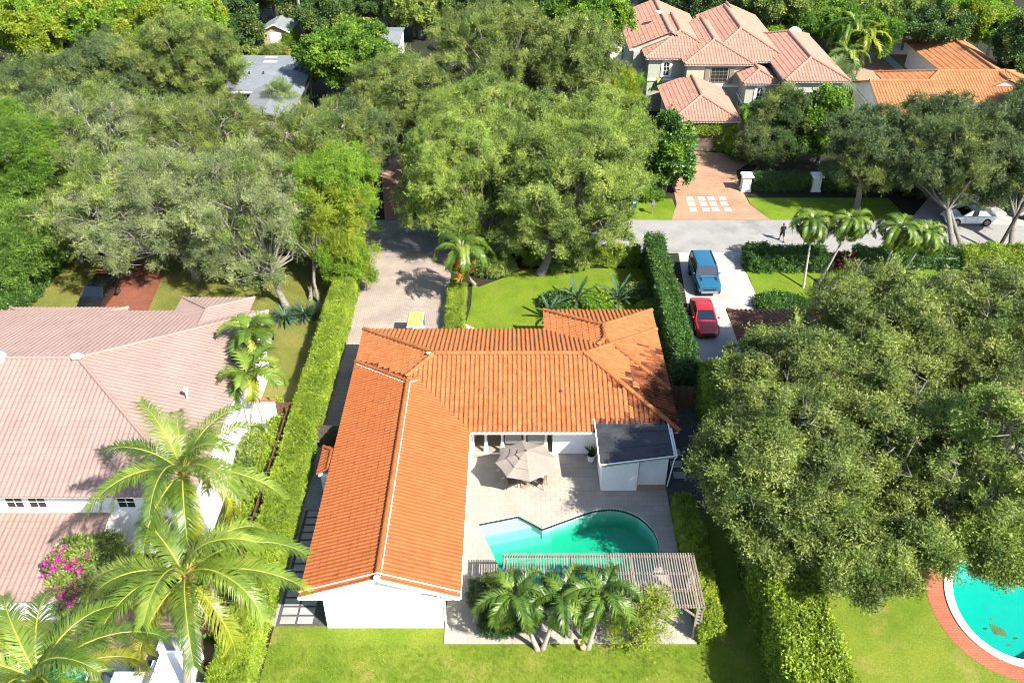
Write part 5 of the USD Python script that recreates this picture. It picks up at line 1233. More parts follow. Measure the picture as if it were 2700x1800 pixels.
deck_chair((-.02, 39.95, .07), -PI / 2 + .25, 'brown sling patio chair left of the umbrella base'); deck_chair((1.72, 39.95, .07), PI / 2 - .5, 'brown sling patio chair right of the umbrella base')
def lounger(loc, rz, label):
    t = thing('sun_lounger', label, 'sun lounger', loc, rotz=rz, group='loungers under the pergola')
    for s_ in (-1, 1): MB().bar((s_ * .34, -.95, .32), (s_ * .34, .95, .32), .05, .07).build('side_rail', M['wood_grey'], t)
    for x_ in (-.34, .34):
        for y_ in (-.85, .75): MB().bar((x_, y_, 0), (x_, y_, .32), .06, .06, up=(0, 1, 0)).build('leg', M['wood_grey'], t)
    for k in range(8): MB().box(-.36, .36, -.92 + k * .15, -.84 + k * .15, .355, .375).build('slat', M['wood_grey'], t)
    MB().slab([(-.34, .2, .40), (.34, .2, .40), (.34, .95, .85), (-.34, .95, .85)], .04).build('backrest', M['wood_grey'], t)
    n = 8; V = [(x, y, (.41 if y < .2 else .43 + (y - .2) * .6) + .02 * math.sin(x * 14 + y * 5)) for y in np.linspace(-.5, 1.0, 10) for x in np.linspace(-.4, .4, n)]
    MB().add(V, [[i * n + j, i * n + j + 1, (i + 1) * n + j + 1, (i + 1) * n + j] for i in range(9) for j in range(n - 1)]).build('towel', M['cloth_white'], t, smooth=True)
lounger((.95, 30.0, .07), .25, 'wooden lounger with pale towel left of two under the pergola'); lounger((3.75, 29.9, .07), .7, 'wooden lounger with white towel right of two under the pergola')
pt = thing('potted_plant', 'spiky green plant in a white pot against the pool hut', 'potted plant', (5.02, 42.17, 0.07)); px_, py_ = (5.03, 42.24)
MB().ring((px_, py_), .20, .07, .55, 14, .27).build('pot', M['plastic_white'], pt); MB().ring((px_, py_), .24, .53, .55, 14).build('potting_soil', M['mulch'], pt)
mb = MB()
for k in range(46):
    a, e = k * 2.4, .35 + 1.15 * ((k * 7) % 46) / 46; d = np.array([math.cos(a) * math.cos(e), math.sin(a) * math.cos(e), math.sin(e)]); s = np.array([-math.sin(a), math.cos(a), 0]) * .028; o = np.array([px_, py_, .56]); L = .75
    mb.add([o - s, o + s, o + d * L * .6 - s * .9, o + d * L * .6 + s * .9, o + d * L + [0, 0, -.06]], [[0, 1, 3, 3], [0, 3, 2, 2], [2, 3, 4, 4]])
mb.build('leaves', M['leaf_mid'], pt)
bb = thing('beach_ball', 'small red and white ball in the dark side alley', 'ball', (11.76, 48.92, 0.00), rotz=.4)
for k in range(6):
    a = np.linspace(k * PI / 3, (k + 1) * PI / 3, 5); e = np.linspace(-PI / 2, PI / 2, 9); V = [(.22 * math.cos(b) * math.cos(c), .22 * math.cos(b) * math.sin(c), .26 + .22 * math.sin(b)) for b in e for c in a]
    MB().add(V, [[i * 5 + j, i * 5 + j + 1, (i + 1) * 5 + j + 1, (i + 1) * 5 + j] for i in range(8) for j in range(4)]).build('panel', M['ball_red' if k % 2 else 'plastic_white'], bb, smooth=True)
post_fence('side_gate', 'brown board gate across the dark alley right of the orange roof', (10.0, 47.5), (12.6, 47.5), 1.9, .16, 'wood_fence', cat='gate')
post_fence('side_gate', 'weathered grey board gate left of the orange roof', (-12.7, 43.6), (-10.3, 43.6), 1.75, .19, 'wood_old', cat='gate')
lg = thing('cut_logs', 'two pale cut log ends beside the right foxtail palm', 'log', (3.56, 28.31, 0.00))
for k, (px_, py_) in enumerate(((3.50, 28.49), (3.62, 28.18))): MB().tm(trimesh.creation.cylinder(radius=.15, height=.35, sections=14), trimesh.transformations.translation_matrix((px_, py_, .17)) @ trimesh.transformations.rotation_matrix(.35, [1, 0, 0])).build('log', M['palm_sheath'], lg)
# ---------------------------------------------------------------- road side
for (x_, y_), lab in (((23.3, 81.8), 'cream gate pillar nearer the villa driveway'), ((30.25, 81.8), 'cream gate pillar in the middle of the dark hedge')):
    t = thing('gate_pillar', lab, 'pillar', (x_, y_, 0), group='cream pillars by the villa'); MB().box(x_ - .42, x_ + .42, y_ - .42, y_ + .42, -.05, 1.55).build('shaft', M['trim_cream'], t); MB().rbox(x_ - .58, x_ + .58, y_ - .58, y_ + .58, 1.55, 1.74, .06).build('cap', M['trim_cream'], t); MB().box(x_ - .5, x_ + .5, y_ - .5, y_ + .5, -.05, .22).build('plinth', M['trim_cream'], t)
    MB().box(x_ - .26, x_ + .26, y_ - .44, y_ - .415, .4, 1.4).build('inset_panel', M['trim_cream'], t)
mx_, my_ = 13.35, 76.6
t = thing('mailbox', 'grey mailbox on a post on the grass beside the road', 'mailbox', (mx_, my_, 0)); MB().bar((mx_, my_, -.05), (mx_, my_, 1.05), .10, .10, up=(0, 1, 0)).build('post', M['shutter_taupe'], t)
mbx = face_prism(arch_poly(.32, .36, True), (mx_, my_ - .28, 1.05), (1, 0), -.55, .55).build('box', M['metal_grey'], t); MB().box(mx_ + .17, mx_ + .19, my_ - .1, my_ + .02, 1.2, 1.4).build('flag', M['lamp_red'], t)
t = thing('rubbish_bin', 'dark teal wheeled bin standing on the verge by the road', 'bin', (11.72, 77.9, 0)); v = MB().box(11.44, 12.0, 77.6, 78.2, .06, 1.05); v.v[0][v.v[0][:, 2] < .5, :2] = (v.v[0][v.v[0][:, 2] < .5, :2] - [11.72, 77.9]) * .82 + [11.72, 77.9]; v.build('body', M['bin_teal'], t)
MB().rbox(11.40, 12.04, 77.55, 78.26, 1.05, 1.15, .04).build('lid', M['bin_teal'], t); MB().box(11.6, 11.84, 77.585, 77.605, .6, .8).build('sticker', M['plastic_white'], t)
for s_ in (-.22, .22): MB().tm(trimesh.creation.cylinder(radius=.12, height=.06, sections=14), trimesh.transformations.translation_matrix((11.72 + s_, 78.2, .12)) @ trimesh.transformations.rotation_matrix(PI / 2, [0, 1, 0])).build('wheel', M['tyre'], t)
t = thing('utility_pole', 'dark leaning wooden pole by the road at the right edge', 'pole', (42.82, 69.17, 0.00)); q = np.array((42.82, 69.17, 0.00)); MB().tube([q - [0, 0, .1], q + [1.2, .5, 4.2], q + [2.3, 1.0, 8.5]], [.16, .14, .11], 10).build('shaft', M['bark_dark'], t, smooth=True); MB().obox(q + [2.2, .95, 8.1], (1.8, .1, .12)).build('crossarm', M['bark_dark'], t)
# ---------------------------------------------------------------- vehicles
dv = car('offroad_car', 'boxy blue off road car parked on the white driveway', 'car', (16.03, 64.0, .03), -PI / 2 + .02, 'car_blue', OFFROAD, OFFROAD_CAB, (-1.42, 1.5), .39, suv=True, prof=.015)
for y_ in (-.62, .62):
    MB().slab([(1.15, y_ - .10, 1.215), (1.62, y_ - .07, 1.175), (1.62, y_ + .07, 1.175), (1.15, y_ + .10, 1.215)], .02).build('bonnet_panel', M['car_trim'], dv)
MB().bar((2.36, -.7, .52), (2.36, .7, .52), .10, .16).build('skid_plate', M['car_silver'], dv)
MB().bar((2.345, -.62, .86), (2.345, .62, .86), .04, .07).build('grille_bar', M['car_blue'], dv)
for y_ in (-.78, .78): MB().bar((-2.05, y_, 1.95), (.3, y_, 1.95), .05, .05).build('roof_rail', M['car_trim'], dv)
MB().box(.92, 1.05, -.6, .6, 1.235, 1.25).build('wiper_tray', M['car_silver'], dv)
car('coupe', 'bright red coupe parked behind the blue car on the white driveway', 'car', (14.93, 57.9, .03), -PI / 2 - .03, 'car_red', SEDAN, (-1.85, -1.0, .1, .95, .95, 1.36, .78, .60), (-1.42, 1.42), .35)
bk = car('estate_car', 'black car with tinted windscreen parked on the grass by red pavers', 'car', (-33.3, 60.9, .04), -PI / 2 - .05, 'car_black', SUV, SUV_CAB, (-1.35, 1.42), .35, suv=True)
car('sedan', 'white saloon car parked along the far edge of the road under trees', 'car', (42.65, 75.0, .03), PI, 'car_white', SEDAN, SEDAN_CAB, (-1.42, 1.4), .34)
car('sedan', 'white car cut off by the right edge of the picture', 'car', (50.0, 75.6, .03), PI - .35, 'car_white', SUV, SUV_CAB, (-1.35, 1.42), .34)
gc = thing('golf_cart', 'light blue golf cart with yellow striped roof on the paved driveway', 'golf cart', (-7.25, 55.75, .05), rotz=PI / 2)
for k in range(9):
    y0 = -.54 + k * .12; MB().rbox(-.98, .98, y0 + .001, y0 + .119, 1.78, 1.84, .015).build('roof_stripe', M['cart_yellow' if k % 2 else 'cart_cream'], gc)
MB().rbox(-1.02, 1.02, -.58, .58, 1.73, 1.785, .02).build('roof_frame', M['plastic_white'], gc)
MB().add(*loft([(-1.2, .50, .30, .62, .06), (-1.1, .68, .25, .72, .06), (-.5, .70, .22, .72, .06), (-.3, .68, .22, .36, .05), (.45, .68, .22, .36, .05), (.6, .66, .24, .78, .08), (1.1, .58, .26, .70, .12), (1.28, .45, .30, .55, .12)], .02)).build('body', M['cart_cyan'], gc, smooth=35)
MB().rbox(-.75, -.25, -.52, .52, .55, .74, .05).build('seat', M['seat_tan'], gc); MB().rbox(-.86, -.74, -.52, .52, .74, 1.15, .04).build('seat_back', M['seat_tan'], gc); MB().rbox(-1.2, -.9, -.48, .48, .66, .8, .05).build('rear_seat', M['seat_tan'], gc)
for x_ in (-.92, .72):
    for y_ in (-.56, .56): MB().bar((x_, y_, .5), (x_ * (1.0 if x_ < 0 else 1.15), y_, 1.75), .04, .04, up=(0, 1, 0)).build('roof_post', M['metal_dark'], gc)
MB().quad((.80, -.54, .8), (.80, .54, .8), (.86, .54, 1.7), (.86, -.54, 1.7)).build('windscreen', M['window_glass'], gc)
MB().tube([(.5, .25, .8), (.3, .25, .98)], .02, 6).build('steering_column', M['metal_dark'], gc)
MB().tm(trimesh.creation.torus(.16, .018, major_sections=16, minor_sections=6), trimesh.transformations.translation_matrix((.3, .25, .98)) @ trimesh.transformations.rotation_matrix(.8, [0, 1, 0])).build('steering_wheel', M['metal_dark'], gc)
for x_ in (-.8, .85):
    for s_ in (-1, 1): wheel(gc, x_, s_ * .56, .23, .18, s_)
# ---------------------------------------------------------------- the walker
pw = thing('person', 'person in black shirt and shorts walking along the road', 'person', (24.35, 71.3, .02), rotz=.15)
J = dict(hip=(0, 0, .92), ch=(0, .02, 1.28), nk=(0, .02, 1.48), hd=(0, .05, 1.63))
B_ = [((0, 0, .95), .15, (0, .01, 1.15), .145), ((-.11, .01, 1.36), .10, (.11, .01, 1.36), .10), ((0, .01, 1.15), .145, (0, .01, 1.36), .13), ((0, .02, 1.42), .06, (0, .03, 1.54), .055), ((0, .03, 1.60), .088, (0, .045, 1.67), .092), ((0, .13, 1.62), .016, (0, .11, 1.66), .016)]
for s_, f_ in ((-1, 1), (1, -1)):
    B_ += [((s_ * .09, 0, .90), .095, (s_ * .10, f_ * .14, .50), .062), ((s_ * .10, f_ * .14, .50), .062, (s_ * .10, f_ * .24 - (.12 if f_ < 0 else 0), .09), .04), ((s_ * .10, f_ * .24 - (.12 if f_ < 0 else 0), .055), .042, (s_ * .10, f_ * .24 - (.12 if f_ < 0 else 0) + .15, .04), .032)]
    el = (s_ * .25, -f_ * .06, 1.10); wr_ = (s_ * .23, -f_ * .10 + .16, .95); B_ += [((s_ * .19, .01, 1.37), .058, el, .042), (el, .042, wr_, .03)]
    pm_ = np.array(wr_); B_ += [(tuple(pm_), .03, tuple(pm_ + [0, .04, -.06]), .034)]
    for k in range(4): b0 = pm_ + [(k - 1.5) * .018, .045, -.085]; B_ += [(tuple(b0), .010, tuple(b0 + [0, .02, -.045]), .009), (tuple(b0 + [0, .02, -.045]), .009, tuple(b0 + [0, .01, -.075 + .01 * abs(k - 1.5)]), .008)]
    b0 = pm_ + [-s_ * .03, .03, -.03]; B_ += [(tuple(b0), .011, tuple(b0 + [-s_ * .02, .035, -.04]), .009)]
    B_ += [((s_ * .092, .03, 1.62), .018, (s_ * .092, .03, 1.65), .018)]
pb = MB().tm(capsule_body(B_, .022, 4)).build('body', M['skin'], pw, smooth=True)
MB().tm(capsule_body([((0, 0, .98), .168, (0, .01, 1.2), .16), ((-.12, .01, 1.37), .112, (.12, .01, 1.37), .112), ((0, .01, 1.2), .16, (0, .01, 1.36), .142)] + [((s * .19, .01, 1.37), .072, (s * .235, -f * .04, 1.18), .066) for s, f in ((-1, 1), (1, -1))], .03, 4)).build('shirt', M['cloth_black'], pb, smooth=True)
MB().tm(capsule_body([((0, 0, .93), .165, (0, 0, .98), .165)] + [((s * .09, 0, .90), .112, (s * .10, f * .12, .54), .09) for s, f in ((-1, 1), (1, -1))], .03, 4)).build('shorts', M['cloth_black'], pb, smooth=True)
MB().tm(capsule_body([((0, .01, 1.66), .094, (0, .03, 1.71), .088)], .03, 4)).build('hair', M['hair'], pb, smooth=True)
for s_, f_ in ((-1, 1), (1, -1)):
    y_ = f_ * .24 - (.12 if f_ < 0 else 0); MB().tm(capsule_body([((s_ * .10, y_ - .02, .06), .055, (s_ * .10, y_ + .15, .045), .042)], .03, 3)).build('shoe', M['shoe'], pb, smooth=True)
    MB().tm(trimesh.creation.icosphere(1, .012), trimesh.transformations.translation_matrix((s_ * .032, .128, 1.655))).build('eye', M['shoe'], pb)
# ---------------------------------------------------------------- the terrace at the lower left
t = thing('terrace_wall', 'tall white stepped terrace wall behind the coconut trunk at lower left', 'wall', (-15.9, 26.5, 0)); MB().box(-17.0, -15.3, 24.4, 26.6, -.05, 1.9).build('block', M['stucco_white'], t); MB().box(-15.3, -14.5, 24.0, 25.6, -.05, 1.1).build('low_block', M['stucco_white'], t); MB().box(-17.05, -15.25, 26.6, 27.2, -.05, 2.2).build('rear_block', M['stucco_white'], t); MB().box(-17.1, -15.2, 26.55, 27.25, 2.2, 2.28).build('coping', M['slab_grey'], t)
t = thing('spa', 'raised spa of dark slate with white cover at lower left', 'hot tub', (-18.6, 25.8, 0)); MB().box(-20.0, -17.2, 24.6, 27.2, -.05, .55).build('slate_surround', M['slate_dark'], t); MB().rbox(-19.5, -17.7, 24.9, 26.5, .55, .68, .05).build('cover', M['plastic_white'], t); MB().slab([(-17.75, 24.9, .6), (-17.6, 24.9, .6), (-17.3, 26.6, 1.4), (-17.45, 26.6, 1.4)], .05).build('cover_lifter', M['plastic_white'], t)
t = thing('plant_pot', 'terracotta pot on the terrace beside the white terrace wall', 'pot', (-16.4, 28.4, 0)); MB().ring((-16.4, 28.4), .25, .03, .6, 14, .36).build('pot', M['terracotta'], t); MB().ring((-16.4, 28.4), .3, .58, .6, 14).build('potting_soil', M['mulch'], t)
t = thing('plant_pot', 'white bowl pot with purple plant beside the tall clipped hedge', 'pot', (-15.0, 26.9, 0)); MB().ring((-15.0, 26.9), .22, .03, .4, 14, .36).build('pot', M['plastic_white'], t); MB().tm(hull([((-15.0, 26.9, .45), (.34, .34, .16))])).build('plant', M['bloom_red'], t)
t = thing('porch_post', 'white porch post under the low pink roof at lower left', 'post', (-22.9, 29.6, 0)); MB().box(-23.1, -22.7, 29.6, 29.95, -.05, 1.98).build('shaft', M['stucco_white'], t); MB().box(-23.2, -22.6, 29.55, 30.0, -.05, .3).build('plinth', M['stucco_white'], t)

# ---------------------------------------------------------------- hedges
hedge('clipped_hedge', 'long tall clipped light green hedge left of the orange house', -14.25, -12.65, 20, 64.5, 2.0, 'leaf_hedge', 'box', 46, 1, .10)
hedge('clipped_hedge', 'massive tall hedge along the right edge of the back lawn', 12.75, 15.3, 19, 48, 3.5, 'leaf_hedge', 'bigbox', 25, 2, .16)
hedge('clipped_hedge', 'tall dark green hedge between the front lawn and the white driveway', 11.4, 12.6, 48.5, 67.0, 3.0, 'leaf_hedgedark', 'bigbox', 24, 3, .14)
hedge('clipped_hedge', 'low clipped hedge at the right edge of the deck beside the pergola', 9.65, 10.7, 28.6, 38.0, 1.25, 'leaf_hedge', 'box', 46, 4, .08)
hedge('clipped_hedge', 'low hedge between the paved driveway and the front lawn', -5.05, -3.85, 53.4, 62.5, .9, 'leaf_hedge', 'box', 46, 5, .12)
hedge('clipped_hedge', 'broad hedge along the far left edge beside the black car', -41.2, -38.6, 48, 68, 1.6, 'leaf_hedgedark', 'bigbox', 18, 6, .16)
hedge('roadside_hedge', 'leafy green hedge along the near side of the road, right of the white driveway', 20.2, 27.0, 65.6, 68.2, 1.35, 'leaf_hedgedark', 'bigbox', 20, 7, .36)
hedge('roadside_hedge', 'dark hedge along the road behind the red leaved shrub', 29.8, 38.5, 66.0, 68.2, 1.25, 'leaf_hedgedark', 'bigbox', 20, 8, .36)
hedge('roadside_hedge', 'light green hedge along the road at the right edge', 38.6, 52, 65.8, 68.0, 1.5, 'leaf_hedge', 'bigbox', 18, 9, .2)
hedge('roadside_hedge', 'yellowish low hedge at the road end of the front lawn', 1.0, 11.0, 66.6, 68.3, 1.3, 'leaf_hedge', 'bigbox', 20, 10, .3)
hedge('clipped_hedge', 'shaded dark hedge joining the two cream gate pillars', 24.0, 29.5, 81.5, 82.7, 1.5, 'leaf_dark', 'bigbox', 18, 11, .1)
hedge('clipped_hedge', 'shaded dark hedge right of the cream gate pillars', 31.0, 41.0, 81.5, 82.8, 1.5, 'leaf_dark', 'bigbox', 18, 12, .1)
hedge('clipped_hedge', 'short hedge over the villa garage wing', 18.9, 24.0, 90.0, 90.8, 3.1, 'leaf_hedge', 'bigbox', 16, 13, .14) if False else None
iv = thing('climbing_vine', 'light green vine framing the brown garage door of the villa', 'vine', (21, 91.4, 0))
g_ = np.random.default_rng(4); q_ = g_.uniform([18.2, 91.1, .1], [24.1, 91.5, 3.0], (900, 3)); q_ = q_[~((q_[:, 0] > 18.75) & (q_[:, 0] < 22.25) & (q_[:, 2] < 2.15))]
scatter(iv, 'leaves', 'bigbox', 'leaf_hedge', q_, np.tile([0, -1., .2], (len(q_), 1)), .8, 1.3, .7, 4)
hedge('clipped_hedge', 'tall bright green hedge bank behind the salmon villa roof', 34.5, 38.5, 116, 140, 4.5, 'leaf_lime', 'bigbox', 9, 14, .3)
hedge('clipped_hedge', 'green hedge strip against the brown fence below the palms', -15.9, -14.9, 29, 45, 1.3, 'leaf_hedge', 'bigbox', 18, 15, .3)
hedge('clipped_hedge', 'clipped hedge in front of the second house across the road', -6.5, -.5, 83, 84, 1.2, 'leaf_hedgedark', 'bigbox', 12, 16, .2)

# ---------------------------------------------------------------- shrubs and ground plants
bush('bougainvillea', 'bougainvillea with magenta flowers against the low pink roof', (-22.2, 31.3), (2.3, 2.2, 4.2), 'leaf_mid', 'bigbox', 15, 21, bloom=('bloom_magenta', .6, (-23.5, 30.6, 2.8), (2.1, 2.2, 2.2)))
bush('bougainvillea', 'dark bougainvillea with few pink flowers at the left pergola end', (-0.59, 29.55), (1.15, .95, 1.6), 'leaf_dark', 'box', 40, 22, bloom=('bloom_magenta', .10, (.2, 27.8, .6), (1.6, .8, .7)))
bush('bougainvillea', 'purple tinged dark bush left of the foxtail palms on the deck', (-1.30, 30.95), (.9, .8, 2.2), 'leaf_darkolive', 'box', 30, 23, gaps=.3, bloom=('bloom_magenta', .08, (-1.2, 30, 2.0), (.8, .9, .7)))
bush('light_shrub', 'feathery yellow green shrub in front of the pergola right of the palms', (6.23, 28.54), (1.0, .8, 2.3), 'leaf_yellow', 'wisp', 9, 24, gaps=.42)
bush('light_shrub', 'tall yellow green shoots leaning over the pergola roof', (7.06, 28.96), (.9, .7, 3.2), 'leaf_yellow', 'wisp', 8, 25, gaps=.46)
bush('shrub', 'round clipped shrub at the corner of the villa garage', (24.38, 89.83), (1.3, 1.2, 2.2), 'leaf_hedge', 'bigbox', 22, 26)
bush('shrub', 'dark shrub left of the white saloon car under the trees', (40.58, 80.31), (2.4, 1.4, 2.2), 'leaf_dark', 'bigbox', 14, 28)
bush('shrub', 'broad green shrub above the white saloon car under the trees', (45.16, 81.49), (3.4, 1.5, 2.4), 'leaf_hedgedark', 'bigbox', 12, 29)
bush('shrub', 'green shrub above the car at the right edge', (49.27, 80.51), (3.0, 1.4, 2.2), 'leaf_mid', 'bigbox', 12, 20)
bush('shrub', 'red leaved shrub between the roadside hedges', (28.48, 66.73), (1.1, .9, 1.1), 'bloom_red', 'bigbox', 20, 27)
for k, (px, lab) in enumerate((((3.48, 60.62), 'low leafy shrub left of the spiky plants behind the orange roof'), ((6.79, 60.30), 'yellow green shrub between the two spiky plants'), ((10.27, 61.61), 'shrub with small leaves right of the spiky plants by the dark hedge'), ((11.04, 59.35), 'white flowered shrub at the right corner of the orange roof'))):
    bush('shrub', lab, px, (1.2, .9, .9 + .35 * (k == 2)), ('leaf_hedgedark', 'leaf_lime', 'leaf_mid', 'leaf_hedge')[k], 'bigbox', 24, 30 + k)
for k, (px, n_, L_, lab) in enumerate((((5.23, 60.62), 16, 2.0, 'spiky cycad like plant left of two on the front lawn'), ((8.57, 60.62), 16, 2.1, 'spiky cycad like plant right of two on the front lawn'), ((2.95, 58.41), 9, 1.5, 'small spiky plant touching the left edge of the front roof'))):
    cycad('spiky_plant', lab, px, n_, L_, 'leaf_blue', 40 + k, z=.5, droop=.45, ll=.26, n=22, lw=.07)
for k, (px, lab) in enumerate((((-17.84, 58.41), 'blue green grass clump left of two under the bright tree'), ((-16.39, 58.84), 'blue green grass clump right of two under the bright tree'))):
    tuft('grass_clump', lab, px, 160, 1.7, 'leaf_blue', 50 + k, .035, 1.0)
bush('shrub', 'low green shrub beside the white garden wall', (-16.3, 46.8), (.8, .7, 1.2), 'leaf_hedge', 'bigbox', 24, 55)
bush('shrub', 'green shrubs at the foot of the white house wall by palm trunks', (-16.3, 42.2), (.9, 2.4, 1.5), 'leaf_mid', 'bigbox', 22, 56)
bush('shrub', 'dark fan leaved shrub between palm trunks at lower left', (-15.6, 30.2), (1.2, 1.6, 1.6), 'leaf_bright', 'broad', 9, 57)
bush('shrub', 'grassy tall shrub in front of the cream shed', (-33.04, 124.79), (2.0, 1.0, 1.5), 'leaf_mid', 'oak', 5, 58)
bush('shrub', 'green shrub at the right corner of the cream shed', (-31.41, 128.77), (1.6, 1.3, 2.4), 'leaf_bright', 'oak', 5, 59)
bush('shrub', 'shrub on the verge beside the teal bin', (12.61, 80.02), (2.4, 1.2, 1.5), 'leaf_bright', 'bigbox', 14, 60)
for k, (px, w_, h_, lf, lab) in enumerate((((21.52, 60.43), 2.2, .7, 'leaf_hedgedark', 'low planting along the small lawn by the brown roof'), ((4.66, 66.73), 2.0, 1.0, 'leaf_mid', 'low shrub right of the big tree trunk on the front lawn'), ((-1.71, 65.78), 2.2, 1.6, 'leaf_mid', 'grey green shrub left of the big tree trunk'), ((24.11, 97.43), 1.5, 1.2, 'leaf_dark', 'dark shrub by the villa entry'))):
    bush('shrub', lab, px, (w_, w_ * .6, h_), lf, 'bigbox', 20, 62 + k)

# ---------------------------------------------------------------- palms
palm('coconut_palm', 'big coconut palm with pale trunk in the foreground at lower left', (-15.6, 24.6), (-13.9, 25.3, 9.0), 24, 5.5, 1.05, ['leaf_palm', 'leaf_palm', 'leaf_palm', 'leaf_palmyellow', 'leaf_palmyellow'], 71, 112, .038, 1.45, -.5, 1.38, .19, None, .3, .6, dead=2, deadleaf='leaf_litter', big=True, rr=.045, coconuts=True, boots=True)
palm('coconut_palm', 'coconut palm with dark green crown behind the foreground palm', (-14.8, 28.9), (-14.85, 29.55, 11.00), 24, 5.2, 1.0, ['leaf_palm', 'leaf_palm', 'leaf_palm', 'leaf_palmyellow'], 72, 108, .036, 1.4, -.45, 1.38, .17, None, .3, .6, big=True, rr=.042, bend=-1.0, boots=True)
palm('coconut_palm', 'coconut palm cut off by the lower left corner of the picture', (-18.2, 19.5), (-17.6, 19.9, 9.6), 22, 5.4, 1.05, ['leaf_palm', 'leaf_palm', 'leaf_palmyellow'], 73, 112, .04, 1.45, -.35, 1.38, .19, None, .3, .6, big=True, rr=.045)
palm('coconut_palm', 'leaning coconut palm on the front lawn with hanging orange fronds', (-3.13, 63.85), (-3.9, 60.8, 5.0), 20, 3.5, .8, ['leaf_palm', 'leaf_foxtail', 'leaf_palm', 'leaf_palmyellow'], 74, 54, .05, 2.0, -.6, 1.25, .14, None, .2, .8, dead=5, bend=1.5, boots=True)
palm('coconut_palm', 'palm with gold green crown standing behind the orange house court', (54.8, 126.0), (53.0, 122.5, 4.2), 14, 5.0, 1.1, ['leaf_palm', 'leaf_palmyellow'], 75, 40, .09, 1.4, -.2, 1.3, .2, None, .25, .6)
for k, (b_, c_, lab) in enumerate((((-15.9, 43.4), (-16.9, 47.2, 5.8), 'slender palm with the upper crown beside the pink roof'), ((-15.5, 43.2), (-16.2, 43.9, 4.9), 'slender palm with the lower crown beside the pink roof'))):
    palm('slender_palm', lab, b_, c_, 13, 2.6, .85, ['leaf_palm', 'leaf_palm', 'leaf_palmyellow'], 80 + k, 34, .09, 1.5, -.3, 1.3, .10, None, .35, .35, shaft=True, bend=-.3)
for k, (b_, c_, lab) in enumerate((((1.33, 28.15), (0.31, 29.31, 2.80), 'foxtail palm leftmost of three in front of the pergola'), ((1.55, 28.20), (2.29, 29.56, 2.70), 'foxtail palm in the middle of three in front of the pergola'), ((3.87, 28.25), (4.43, 29.69, 3.00), 'foxtail palm rightmost of three in front of the pergola'))):
    palm('foxtail_palm', lab, b_, (c_[0], min(c_[1], 28.75), c_[2]), 18, 2.9, .6, 'leaf_foxtail', 84 + k, 95, .05, 2.1, -.65, 1.25, .12, None, .3, .55, shaft=True, bend=.2, rr=.018, bushy=.75)
for k, (b_, c_, lab) in enumerate((((24.2, 63.2), (24.0, 65.0, 4.9), 'palm with straight trunk left of four by the roadside hedge'), ((25.7, 64.0), (26.6, 64.4, 5.4), 'palm with leaning trunk second of four by the roadside hedge'), ((30.8, 64.2), (30.5, 63.9, 5.0), 'palm third of four by the roadside hedge'), ((32.2, 64.3), (32.8, 63.9, 4.6), 'palm rightmost of four by the roadside hedge'))):
    palm('roadside_palm', lab, b_, (c_[0] + .6, c_[1], c_[2] - .45), 22, 2.9, .66, 'leaf_palm', 90 + k, 56, .06, 2.4, -.5, 1.2, .09, None, .4, .5, shaft=True, bend=.5)
for k, (px, z_, L_, lab) in enumerate((((17.13, 105.04), 3.5, 2.4, 'palm in front of the left corner of the villa'), ((13.86, 117.94), 3.5, 2.6, 'palm beside the pale chimney of the villa'), ((42.29, 117.94), 5.5, 4.0, 'palm behind the right end of the villa roof'), ((43.76, 117.06), 6.5, 4.2, 'tallest palm of the clump right of the villa roof'), ((44.95, 115.33), 5.5, 4.0, 'gold tinged palm of the clump right of the villa roof'), ((41.43, 111.19), 4.5, 3.4, 'lowest palm of the clump right of the villa roof'), ((26.70, 97.43), 2.6, 1.8, 'small palm by the villa entry arch'), ((43.31, 133.61), 5.0, 3.4, 'palm against the bright hedge behind the villa'), ((65.30, 126.36), 5.0, 3.5, 'palm among dark trees at the upper right'), ((-24.92, 108.05), 3.6, 2.4, 'palm hiding the grey roof valley at upper left'))):
    palm('garden_palm', lab, px, (px[0] + .2, px[1] - .2, z_), 14, L_, .8, ('leaf_palmyellow' if k == 4 else 'leaf_palm' if k % 2 else 'leaf_bright'), 100 + k, 30, .11, 1.7, -.3, 1.3, .12, None, .3, .5)
for k, (px, R_, z_, lab) in enumerate((((37.04, 100.78), 2.8, 5.0, 'fan palm among dark trees right of the villa'), ((33.10, 99.42), 2.2, 3.6, 'smaller fan palm left of the big fan palm by the villa'), ((-26.37, 99.42), 2.4, 3.4, 'fan palm in front of the grey roofed house'), ((-19.36, 136.49), 2.6, 7.5, 'fan palm with tall trunk leftmost of three at the top edge'), ((-11.19, 134.71), 2.4, 8.5, 'fan palm with tall trunk in the middle of three at the top edge'), ((-9.74, 134.27), 2.4, 8.0, 'fan palm with tall trunk rightmost of three at the top edge'))):
    fan_palm('fan_palm', lab, px, (px[0], px[1], z_), 22, R_, 'leaf_fanpalm', 115 + k)
for k, (b_, lab) in enumerate((((-30.30, 132.11), 'bare pale palm trunk right of the cream shed'), ((-37.22, 144.01), 'bare grey trunk behind the cream shed'), ((-18.38, 133.61), 'pale palm trunk leftmost of the row behind the small grey roof'), ((-17.35, 132.96), 'pale palm trunk second of the row behind the small grey roof'), ((-16.21, 132.53), 'pale palm trunk third of the row behind the small grey roof'), ((-14.40, 133.61), 'pale palm trunk rightmost of the row behind the small grey roof'))):
    palm('tall_palm', lab, b_, (b_[0] - .5 + .3 * (k % 3), b_[1] + .5, 11.5), 13, 3.2, .9, 'leaf_fanpalm', 125 + k, 26, .12, 1.6, -.3, 1.2, .20 if k < 2 else .16, None, .3, .5, trunk='bark_pale')
